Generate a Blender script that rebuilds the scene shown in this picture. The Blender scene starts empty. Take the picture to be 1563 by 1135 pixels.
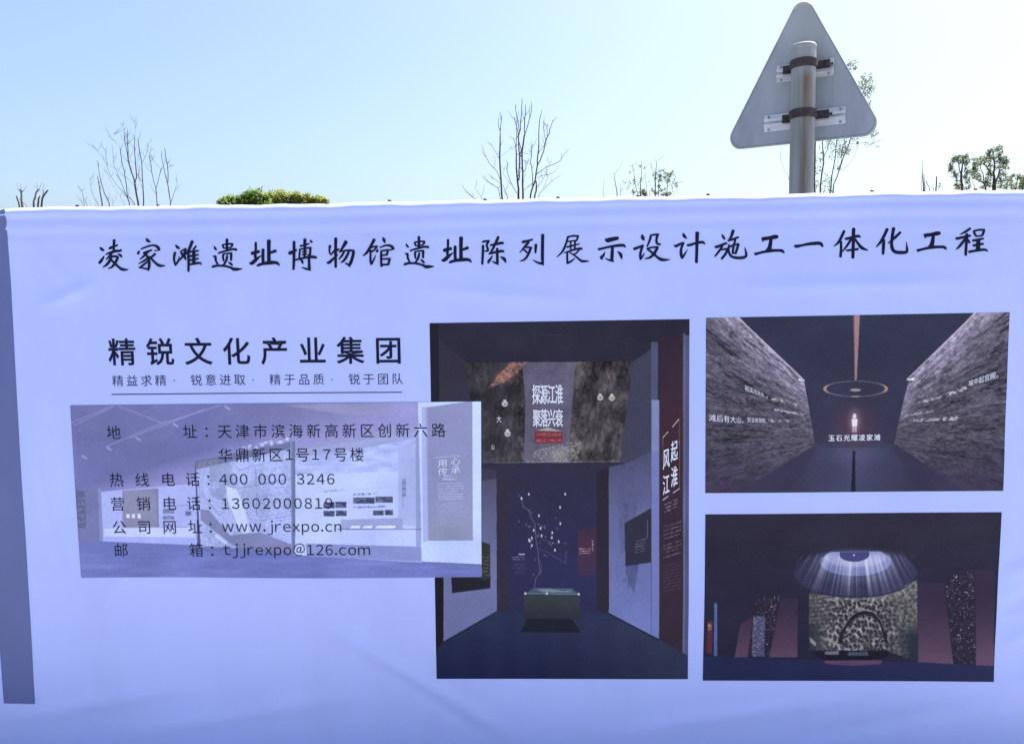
import bpy, math, random
import numpy as np
from mathutils import Vector, Matrix

random.seed(7)
S = bpy.context.scene
COL = S.collection
R = math.radians

# ------------------------------------------------------------------ camera
FPX, CXP, CYP = 1172.0, 781.5, 567.5           # focal length and centre, in pixels of the 1563 px wide photograph
CAM = Vector((0.0, -2.5, 1.6))
ROT = (Matrix.Rotation(R(1.8), 3, 'Z') @ Matrix.Rotation(R(90 - 5.0), 3, 'X') @ Matrix.Rotation(R(-0.73), 3, 'Z'))
cd = bpy.data.cameras.new('camera')
cam = bpy.data.objects.new('camera', cd)
COL.objects.link(cam)
cam.matrix_world = Matrix.Translation(CAM) @ ROT.to_4x4()
cd.sensor_width = 36.0
cd.lens = 36.0 * FPX / 1563.0
cd.clip_start = 0.05
cd.clip_end = 6000.0
S.camera = cam

# ------------------------------------------------------------------ light
SUN_EL, SUN_AZ = 63.0, 50.0                      # azimuth clockwise from +Y (the way the camera looks)
w = bpy.data.worlds.new('World')
S.world = w
w.use_nodes = True
nt = w.node_tree
nt.nodes.clear()
sky = nt.nodes.new('ShaderNodeTexSky')
sky.sky_type = 'NISHITA'
sky.sun_disc = False
sky.sun_elevation = R(SUN_EL)
sky.sun_rotation = R(SUN_AZ)
sky.altitude = 30
sky.air_density = 1.0
sky.dust_density = 3.6
sky.ozone_density = 3.5
bg = nt.nodes.new('ShaderNodeBackground')
bg.inputs['Strength'].default_value = 0.096
wo = nt.nodes.new('ShaderNodeOutputWorld')
nt.links.new(sky.outputs[0], bg.inputs[0])
nt.links.new(bg.outputs[0], wo.inputs[0])
sl = bpy.data.lights.new('sun', 'SUN')
sl.energy = 5.0
sl.angle = R(0.53)
sl.color = (1.0, 0.97, 0.93)
sun = bpy.data.objects.new('sun', sl)
COL.objects.link(sun)
sd = Vector((math.sin(R(SUN_AZ)) * math.cos(R(SUN_EL)), math.cos(R(SUN_AZ)) * math.cos(R(SUN_EL)), math.sin(R(SUN_EL))))
sun.rotation_euler = sd.to_track_quat('Z', 'Y').to_euler()
S.view_settings.view_transform = 'Standard'
S.view_settings.look = 'None'
S.view_settings.gamma = 1.0
S.view_settings.use_curve_mapping = False
S.view_settings.exposure = 1.42


# ------------------------------------------------------------------ helpers
def ray(px, py):
    return ROT @ Vector(((px - CXP) / FPX, -(py - CYP) / FPX, -1.0))


def at(px, py, Y):
    """point of the vertical plane y = Y seen in pixel (px, py) of the photograph"""
    d = ray(px, py)
    return CAM + d * ((Y - CAM.y) / d.y)


def P(px, py):
    p = at(px, py, 0.0)
    return p.x, p.z


def tag(o, label=None, cat=None, group=None, kind=None):
    if label: o['label'] = label
    if cat: o['category'] = cat
    if group: o['group'] = group
    if kind: o['kind'] = kind
    return o


def empty(name, loc, label, cat, group=None):
    o = bpy.data.objects.new(name, None)
    COL.objects.link(o)
    o.location = loc
    o.empty_display_size = 0.1
    return tag(o, label, cat, group)


class MB:
    def __init__(self):
        self.v, self.f, self.uv = [], [], {}

    def add(self, vs, fs):
        n = len(self.v)
        self.v.extend([tuple(p) for p in vs])
        self.f.extend([tuple(i + n for i in f) for f in fs])

    def tube(self, pts, rad, sides=8, cap=True):
        pts = [Vector(p) for p in pts]
        n = len(pts)
        vs, fs = [], []
        a = None
        for i, p in enumerate(pts):
            t = (pts[min(i + 1, n - 1)] - pts[max(i - 1, 0)]).normalized()
            if a is None:
                a = t.orthogonal().normalized()
            a = (a - t * a.dot(t))
            a = a.normalized() if a.length > 1e-6 else t.orthogonal().normalized()
            b = t.cross(a)
            r = rad[i] if hasattr(rad, '__len__') else rad
            for k in range(sides):
                an = 2 * math.pi * k / sides
                vs.append(p + (a * math.cos(an) + b * math.sin(an)) * r)
        for i in range(n - 1):
            for k in range(sides):
                k2 = (k + 1) % sides
                fs.append((i * sides + k, i * sides + k2, (i + 1) * sides + k2, (i + 1) * sides + k))
        if cap:
            fs.append(tuple(range(sides))[::-1])
            fs.append(tuple((n - 1) * sides + k for k in range(sides)))
        self.add(vs, fs)

    def box(self, c, e1, e2, e3):
        """box round c with half-extent vectors e1, e2, e3"""
        c, e1, e2, e3 = Vector(c), Vector(e1), Vector(e2), Vector(e3)
        vs = [c + e1 * x + e2 * y + e3 * z for z in (-1, 1) for y in (-1, 1) for x in (-1, 1)]
        self.add(vs, [(0, 2, 3, 1), (4, 5, 7, 6), (0, 1, 5, 4), (2, 6, 7, 3), (0, 4, 6, 2), (1, 3, 7, 5)])

    def build(self, name, mat, parent=None, smooth=True, bevel=0.0):
        me = bpy.data.meshes.new(name)
        off, q = Vector((0, 0, 0)), parent
        while q is not None:
            off = off + q.location
            q = q.parent
        me.from_pydata([(x - off.x, y - off.y, z - off.z) for x, y, z in self.v], [], self.f)
        me.update()
        if smooth:
            me.polygons.foreach_set('use_smooth', [True] * len(me.polygons))
        o = bpy.data.objects.new(name, me)
        COL.objects.link(o)
        if mat: me.materials.append(mat)
        if parent is not None: o.parent = parent
        if bevel:
            m = o.modifiers.new('bevel', 'BEVEL')
            m.width = bevel
            m.segments = 2
            m.limit_method = 'ANGLE'
            o.modifiers.new('wn', 'WEIGHTED_NORMAL')
        return o


def mat_new(name):
    m = bpy.data.materials.new(name)
    m.use_nodes = True
    nt = m.node_tree
    nt.nodes.clear()
    out = nt.nodes.new('ShaderNodeOutputMaterial')
    p = nt.nodes.new('ShaderNodeBsdfPrincipled')
    nt.links.new(p.outputs[0], out.inputs[0])
    return m, nt, p, out


def N(nt, typ, **kw):
    n = nt.nodes.new(typ)
    for k, v in kw.items():
        if k in n.inputs.keys():
            n.inputs[k].default_value = v
        else:
            setattr(n, k, v)
    return n


def noisy(name, c1, c2, scale=5.0, rough=0.8, bump=0.0, detail=6, stretch=(1, 1, 1), metal=0.0, spec=0.5, lo=0.35, hi=0.65, rotz=0):
    m, nt, p, out = mat_new(name)
    tc = N(nt, 'ShaderNodeTexCoord')
    mp = N(nt, 'ShaderNodeMapping')
    mp.inputs['Scale'].default_value = stretch
    nt.links.new(tc.outputs['Object'], mp.inputs[0])
    nz = N(nt, 'ShaderNodeTexNoise', Scale=scale, Detail=detail, Roughness=0.6)
    nt.links.new(mp.outputs[0], nz.inputs['Vector'])
    cr = N(nt, 'ShaderNodeValToRGB')
    cr.color_ramp.elements[0].position = lo
    cr.color_ramp.elements[1].position = hi
    cr.color_ramp.elements[0].color = (*c1, 1)
    cr.color_ramp.elements[1].color = (*c2, 1)
    nt.links.new(nz.outputs[0], cr.inputs[0])
    nt.links.new(cr.outputs[0], p.inputs['Base Color'])
    p.inputs['Roughness'].default_value = rough
    p.inputs['Metallic'].default_value = metal
    p.inputs['Specular IOR Level'].default_value = spec
    if bump:
        b = N(nt, 'ShaderNodeBump', Strength=bump, Distance=0.01)
        nt.links.new(nz.outputs[0], b.inputs['Height'])
        nt.links.new(b.outputs[0], p.inputs['Normal'])
    return m


def s2l(c):
    c = np.asarray(c, dtype=float)
    return np.where(c <= 0.04045, c / 12.92, ((c + 0.055) / 1.055) ** 2.4)


def l2s(c):
    return np.where(c <= 0.0031308, c * 12.92, 1.055 * np.maximum(c, 1e-9) ** (1 / 2.4) - 0.055)


BANNER = np.array((0.46, 0.53, 0.95))          # white vinyl, the blue-violet cast of open shade put into its colour
WHITE = s2l(np.array((166, 182, 255)) / 255.0)  # how that vinyl reads in the photograph: print colours are taken relative to it


def print_albedo(rgb255):
    return np.clip(s2l(np.asarray(rgb255, dtype=float) / 255.0) / WHITE * BANNER, 0.004, 0.9)


# ------------------------------------------------------------------ ground
ground_m = noisy('dry_grass_soil', (0.10, 0.09, 0.055), (0.17, 0.16, 0.09), scale=1.3, bump=0.4, rough=0.95)
asph_m = noisy('pale_bounce_asphalt', (0.2,.2,.2),(.25,.25,.25), scale=40, bump=0.3, rough=0.9)  # unseen road, toned paler to bounce more daylight onto the banner
conc_m = noisy('concrete', (0.34,.34,.34),(.43,.43,.43), scale=9, bump=0.15, rough=0.9)  # pavement and kerb tone raised as well, for the same bounce
g = MB()
n = 40
vs = [((i / n - .5) * 5000, (j / n - .5) * 5000, 0) for j in range(n + 1) for i in range(n + 1)]
g.add(vs, [(j * (n + 1) + i, j * (n + 1) + i + 1, (j + 1) * (n + 1) + i + 1, (j + 1) * (n + 1) + i) for j in range(n) for i in range(n)])
tag(g.build('ground', ground_m), kind='structure')
r_ = MB()
r_.add([(-150, -9.5, .004), (150, -9.5, .004), (150, -3.4, .004), (-150, -3.4, .004)], [(0, 1, 2, 3)])
tag(r_.build('road', asph_m, smooth=False), kind='structure')
k_ = MB()
k_.box((0, -3.33, .06), (150, 0, 0), (0, .07, 0), (0, 0, .065))
tag(k_.build('kerb', conc_m, smooth=False), kind='structure')
pv = MB()
pv.box((0, -1.56, -.09), (150, 0, 0), (0, 1.7, 0), (0, 0, .1))
tag(pv.build('pavement', conc_m, smooth=False), kind='structure')

# ------------------------------------------------------------------ banner
top_px = [(-700, 330), (0, 317), (60, 315.5), (113, 313.5), (170, 315), (237, 313), (347, 311.5), (470, 310.5), (593, 307), (660, 306), (740, 304), (852, 301.5), (975, 299),
          (1083, 297.5), (1200, 295.5), (1335, 291.5), (1450, 290.5), (1563, 288.5), (1900, 283)]
top_xz = [P(*p) for p in top_px]
TX = np.array([a for a, b in top_xz])
TZ = np.array([b for a, b in top_xz])
RAIL = 0.021


def ztop(x):
    return float(np.interp(x, TX, TZ)) + 0.0012 * math.sin(x * 23 + 1) + 0.0008 * math.sin(x * 51)


def disp(x, z):
    """how far the slack vinyl bellies towards the camera (m)"""
    zt = float(np.interp(x, TX, TZ))
    q = min(1.0, max(0.0, (zt - z) / 0.25))
    d = 0.0
    d += 0.0045 * math.sin(1.9 * x + 0.9 * z + 0.4)
    d += 0.0034 * math.sin(4.6 * x - 3.4 * z + 1.1 + 0.6 * math.sin(1.3 * x))
    low = min(1.0, max(0.0, (1.15 - z) / 0.9))
    d += low * 0.0042 * math.sin(7.5 * z + 4.2 * x + 0.8 * math.sin(2.1 * x + 1))
    d += low * 0.0017 * math.sin(15 * z - 6.0 * x + 1.5 * math.sin(1.7 * x))
    rgt = min(1.0, max(0.0, (x - 1.35) / 0.5))
    d += rgt * 0.0020 * math.sin(24 * z + 9 * x)
    d *= q
    hem = zt - z - 0.052
    d += 0.0009 * (1 / (1 + math.exp(max(-60.0, min(60.0, hem / 0.006)))))   # welded hem along the top
    k = (zt - z)
    d += 0.0016 * math.exp(-(k / 0.045) ** 2) * math.sin(x * 9 + math.sin(x * 4))
    d += 0.0022 * math.exp(-(k / 0.10) ** 2) * math.sin(k * 120 + 0.8 * math.sin(x * 1.7))
    for (ax, az, bx, bz, am, wd) in CREASES:
        if min(ax, bx) - .1 < x < max(ax, bx) + .1 and min(az, bz) - .1 < z < max(az, bz) + .1:
            ux, uz = bx - ax, bz - az
            l2 = ux * ux + uz * uz
            t = ((x - ax) * ux + (z - az) * uz) / l2
            if 0 < t < 1:
                e = ((x - ax) * uz - (z - az) * ux) / math.sqrt(l2) / wd
                d += 3.6 * am * math.exp(-e * e) * math.sin(math.pi * t) ** .7
    return d


CREASES = []
for (pa, pb, am, wd) in (((470, 935), (790, 1128), .0030, .020), ((575, 1010), (745, 1120), -.0022, .016), ((0, 1100), (300, 1045), .0030, .024), ((180, 1120), (560, 1060), .0024, .020),
                         ((1528, 880), (1680, 830), .0034, .020), ((1525, 930), (1700, 868), -.0030, .018), ((1522, 985), (1700, 915), .0034, .020), ((1518, 1050), (1700, 985), .0026, .020),
                         ((900, 1120), (1330, 1062), .0028, .022), ((1200, 1130), (1520, 1066), -.0024, .020), ((56, 700), (102, 905), .0022, .016), ((60, 470), (150, 430), .0020, .020),
                         ((50, 370), (140, 470), .0009, .024), ((640, 440), (900, 460), .0014, .022), ((1100, 440), (1500, 430), .0014, .022)):
    (ax, az), (bx, bz) = P(*pa), P(*pb)
    CREASES.append((ax, az, bx, bz, am, wd))


def surf(x, z, lift=0.0):
    return (x, -disp(x, z) - lift, z)


ban = empty('banner', (0, 0, 0), 'long white vinyl banner with black lettering and dark printed pictures, stretched over a rail', 'banner')


def vinyl(name, col=None, img=None, rough=0.42, thin=0.0):
    m, nt, p, out = mat_new(name)
    p.inputs['Roughness'].default_value = rough
    p.inputs['Specular IOR Level'].default_value = 0.10 if (img is not None or thin < 0) else 0.25
    tc = N(nt, 'ShaderNodeTexCoord')
    if img is not None:
        it = N(nt, 'ShaderNodeTexImage')
        it.image = img
        it.interpolation = 'Linear'
        it.extension = 'EXTEND'
        uvn = N(nt, 'ShaderNodeUVMap')
        uvn.uv_map = 'print'
        nt.links.new(uvn.outputs[0], it.inputs[0])
        nt.links.new(it.outputs[0], p.inputs['Base Color'])
    else:
        # faint dust on the vinyl
        nz = N(nt, 'ShaderNodeTexNoise', Scale=2.2, Detail=8, Roughness=0.65)
        mp = N(nt, 'ShaderNodeMapping')
        mp.inputs['Scale'].default_value = (1, 1, .55)
        nt.links.new(tc.outputs['Object'], mp.inputs[0])
        nt.links.new(mp.outputs[0], nz.inputs['Vector'])
        mx = N(nt, 'ShaderNodeMix', data_type='RGBA')
        mx.inputs[6].default_value = (*[c * 0.915 for c in col], 1)
        mx.inputs[7].default_value = (*col, 1)
        rmp = N(nt, 'ShaderNodeMapRange')
        rmp.inputs[1].default_value = 0.32
        rmp.inputs[2].default_value = 0.56
        nt.links.new(nz.outputs[0], rmp.inputs[0])
        nt.links.new(rmp.outputs[0], mx.inputs[0])
        nt.links.new(mx.outputs[2], p.inputs['Base Color'])
    # scrim: the fine woven grid pressed into the vinyl
    wv = N(nt, 'ShaderNodeTexNoise', Scale=260.0, Detail=2, Roughness=0.5)
    nt.links.new(tc.outputs['Object'], wv.inputs['Vector'])
    b = N(nt, 'ShaderNodeBump', Strength=0.06, Distance=0.001)
    nt.links.new(wv.outputs[0], b.inputs['Height'])
    nt.links.new(b.outputs[0], p.inputs['Normal'])
    if thin > 0:                                    # daylight glows through the single vinyl sheet
        src = p.inputs['Base Color'].links[0].from_socket
        tl = N(nt, 'ShaderNodeBsdfTranslucent')
        nt.links.new(src, tl.inputs[0])
        ms = N(nt, 'ShaderNodeMixShader')
        ms.inputs[0].default_value = thin
        nt.links.new(p.outputs[0], ms.inputs[1])
        nt.links.new(tl.outputs[0], ms.inputs[2])
        nt.links.new(ms.outputs[0], out.inputs[0])
    return m


white_m = vinyl('banner_vinyl', tuple(BANNER), thin=0.0)
sheet = MB()
x0, x1 = TX[0], TX[-1]
nx = 560
xs = [x0 + (x1 - x0) * i / nx for i in range(nx + 1)]
ZB = 0.02
cols = []
nz_ = 130
for x in xs:
    zt = ztop(x)
    zc = zt - RAIL
    c = []
    for j in range(nz_ + 1):
        t = j / nz_
        t = 1 - (1 - t) ** 1.6
        z = ZB + (zc - ZB) * t
        c.append(surf(x, z))
    d0 = disp(x, zc)
    for k in range(1, 15):
        a = math.pi * k / 14
        c.append((x, RAIL - RAIL * math.cos(a) - d0 * (1 - k / 14), zc + RAIL * math.sin(a)))
    for k in range(1, 5):
        c.append((x, 2 * RAIL + 0.004 * math.sin(x * 6) * k / 4, zc - 0.03 * k))
    cols.append(c)
m_ = len(cols[0])
sheet.add([p for c in cols for p in c], [(i * m_ + j, (i + 1) * m_ + j, (i + 1) * m_ + j + 1, i * m_ + j + 1) for i in range(nx) for j in range(m_ - 1)])
sheet.build('banner_sheet', white_m, ban)

galv = noisy('galvanised_steel', (0.30, 0.31, 0.33), (0.42, 0.43, 0.45), scale=14, rough=0.5, metal=0.55)
rail = MB()
for i in range(nx // 6):
    a, b = xs[i * 6], xs[i * 6 + 6]
    rail.tube([(a, RAIL, ztop(a) - RAIL), (b, RAIL, ztop(b) - RAIL)], RAIL - 0.003, 10, cap=False)
rail.build('top_rail', galv, ban)
for x in (-2.75, -0.0 - 4.4, 2.55, 4.6):
    if x < x0 or x > x1: continue
    pm = MB()
    pm.tube([(x, 0.075, 0.0), (x, 0.075, ztop(x) - 0.02)], 0.024, 12)
    pm.build('post', galv, ban)
    bm = MB()
    bm.tube([(x, 0.09, ztop(x) - 0.25), (x, 1.1, 0.0)], 0.02, 10)
    bm.build('brace', galv, ban)
rl = MB()
rl.tube([(x0, 0.035, 0.06), (x1, 0.035, 0.06)], 0.017, 10)
rl.build('bottom_rail', galv, ban)

# screws that pin the hem down along the top of the rail
dark_steel = noisy('dark_screw_steel', (0.03, 0.025, 0.02), (0.07, 0.06, 0.055), scale=60, rough=0.6, metal=0.4)
for k, px in enumerate((113, 237, 347, 497, 593, 740, 852, 975, 1083, 1335, 1494)):
    X, Z = P(px, np.interp(px, [a for a, b in top_px], [b for a, b in top_px]))
    s = MB()
    zt = ztop(X)
    yy = RAIL * 0.9
    s.tube([(X, yy, zt - 0.004), (X, yy, zt + 0.003), (X, yy - .0005, zt + 0.005), (X, yy - .0008, zt + 0.0065)], [0.005, 0.006, 0.005, 0.0024], 10)
    s.build('screw', dark_steel, ban)


# ------------------------------------------------------------------ printing: lettering
def lettering_mesh(name, tris2d, mat, lift):
    """tris2d: list of (points in pixel coordinates, faces, extra lift); draped on the vinyl"""
    mb = MB()
    for pts, fs, ex in tris2d:
        vs = []
        for (a, b) in pts:
            X, Z = P(a, b)
            vs.append(surf(X, Z, lift + ex))
        mb.add(vs, fs)
    return mb.build(name, mat, ban, smooth=False)


GC = {}


def glyph(ch, bold=0.0):
    key = (ch, bold)
    if key not in GC:
        c = bpy.data.curves.new('glyph', 'FONT')
        c.body = ch
        c.size = 1.0
        c.offset = bold
        c.resolution_u = 3
        o = bpy.data.objects.new('glyph', c)
        COL.objects.link(o)
        bpy.context.view_layer.update()
        dg = bpy.context.evaluated_depsgraph_get()
        me = bpy.data.meshes.new_from_object(o.evaluated_get(dg))
        vs = [(v.co.x, v.co.y) for v in me.vertices]
        fs = [tuple(p.vertices)[::1] for p in me.polygons]
        bpy.data.objects.remove(o)
        bpy.data.curves.remove(c)
        bpy.data.meshes.remove(me)
        GC[key] = (vs, fs)
    return GC[key]


def put(ch, cx, cy, ex, ey, bold=0.0):
    """CJK glyph with its cell centred on (cx, cy); ex, ey: cell edges in pixels"""
    vs, fs = glyph(ch, bold)
    return ([(cx + (u - .5) * ex[0] + (v - .38) * ey[0], cy + (u - .5) * ex[1] + (v - .38) * ey[1]) for u, v in vs], fs, 0.0)


def heavy(items, d=.35):
    """thicker lettering: each glyph printed twice, a hair apart"""
    o = []
    for pts, fs, ex in items:
        o.append((pts, fs, ex))
        o.append(([(a + d, b) for a, b in pts], fs, ex + .00006))
        o.append(([(a + d * .5, b + d * .8) for a, b in pts], fs, ex + .00012))
    return o


def lean(px, py):
    """pixel direction of 'up' on the banner"""
    X, Z = P(px, py)
    k = -(px - 950) * 7e-5
    return (-k, -1.0)


def run(text, xa, ya, xb, yb, size, bold=0.0):
    out = []
    n = len(text)
    for i, ch in enumerate(text):
        t = i / max(1, n - 1)
        x, y = xa + (xb - xa) * t, ya + (yb - ya) * t
        if ch == ' ': continue
        sl = (yb - ya) / max(1.0, (xb - xa)) if n > 1 else -0.008
        u = lean(x, y)
        out.append(put(ch, x, y, (size, size * sl), (u[0] * size, u[1] * size), bold))
    return out


def latin(text, xl, xr, ybase, slope, size, bold=0.0):
    """latin run stretched by tracking between xl and xr"""
    ws = []
    gl = []
    for ch in text:
        if ch == ' ':
            gl.append(None); ws.append((0, 0.42))
        else:
            vs, fs = glyph(chr(ord(ch) + 0xFEE0), bold)
            a, b = min(v[0] for v in vs), max(v[0] for v in vs)
            gl.append((vs, fs)); ws.append((a, b))
    tot = sum((b - a) for a, b in ws) * size
    gap = (xr - xl - tot) / (len(text) - 1)
    x = xl
    out = []
    for g_, (a, b) in zip(gl, ws):
        if g_:
            u = lean(x, ybase)
            y = ybase + slope * (x - xl)
            out.append(([(x + (p - a) * size + q * size * u[0], y + (p - a) * size * slope - q * size) for p, q in g_[0]], g_[1], 0.0))
        x += (b - a) * size + gap
    return out


ink = vinyl('black_print', tuple(print_albedo((20, 22, 52))), rough=0.5, thin=-1)
ink2 = vinyl('grey_print', tuple(print_albedo((46, 48, 88))), rough=0.5, thin=-1)
wink = vinyl('white_print', tuple(print_albedo((205, 212, 245))), rough=0.5)
wink2 = vinyl('pale_print', tuple(print_albedo((150, 150, 185))), rough=0.5)

def characters(name, label, items, mat, lift):
    """every character a part of its own"""
    for it in items:
        lettering_mesh(name, it if isinstance(it, list) else [it], mat, lift)


# brush lettering of the headline: strokes as (x, y, width) in enlarged crop coordinates
YI = [[(150, 270, 12), (162, 300, 32), (185, 318, 12)], [(320, 175, 34), (320, 255, 30), (320, 330, 34)],
      [(262, 250, 22), (270, 280, 24), (285, 297, 20)], [(262, 252, 18), (330, 236, 20), (395, 240, 24)], [(395, 240, 24), (388, 265, 24), (365, 285, 18)],
      [(285, 295, 16), (370, 287, 16)], [(203, 362, 18), (240, 348, 22), (320, 326, 24), (400, 306, 24), (440, 312, 32), (450, 326, 14)],
      [(272, 370, 24), (268, 420, 26), (276, 465, 18)], [(272, 372, 14), (330, 364, 20), (385, 360, 22)], [(378, 362, 26), (376, 410, 30), (374, 458, 22)],
      [(325, 390, 22), (318, 440, 30), (300, 480, 26), (270, 522, 18)], [(340, 478, 10), (372, 500, 32), (395, 525, 12)],
      [(140, 402, 18), (172, 402, 26), (170, 430, 28), (172, 460, 24), (198, 508, 22)],
      [(122, 548, 14), (135, 538, 32), (190, 525, 24), (280, 527, 26), (340, 542, 24), (385, 556, 28), (405, 575, 38), (450, 573, 40), (522, 570, 8)]]
ZHI = [[(702, 220, 28), (702, 330, 28), (693, 420, 32)], [(642, 362, 30), (660, 362, 46), (700, 348, 32), (745, 340, 38)],
       [(622, 495, 24), (655, 495, 46), (700, 450, 44), (735, 420, 26), (772, 394, 8)], [(797, 308, 34), (795, 400, 36), (800, 495, 34)],
       [(875, 192, 46), (873, 330, 40), (876, 480, 42)], [(885, 358, 24), (925, 345, 32), (968, 328, 34)],
       [(718, 530, 16), (735, 518, 32), (790, 500, 32), (880, 487, 46), (965, 483, 36), (990, 495, 34), (1014, 522, 12)]]
GONG = [[(1288, 195, 14), (1300, 215, 48), (1380, 203, 38), (1480, 182, 54), (1498, 195, 26)], [(1292, 215, 18), (1304, 250, 14)], [(1408, 215, 38), (1398, 290, 44), (1388, 340, 52), (1376, 368, 70)],
        [(1196, 415, 36), (1225, 408, 28), (1300, 388, 28), (1390, 370, 40), (1480, 366, 30), (1545, 366, 34), (1565, 380, 34), (1584, 398, 14)]]


def sh(ss, dx, dy):
    return [[(x + dx, y + dy, w_) for x, y, w_ in s] for s in ss]


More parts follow.
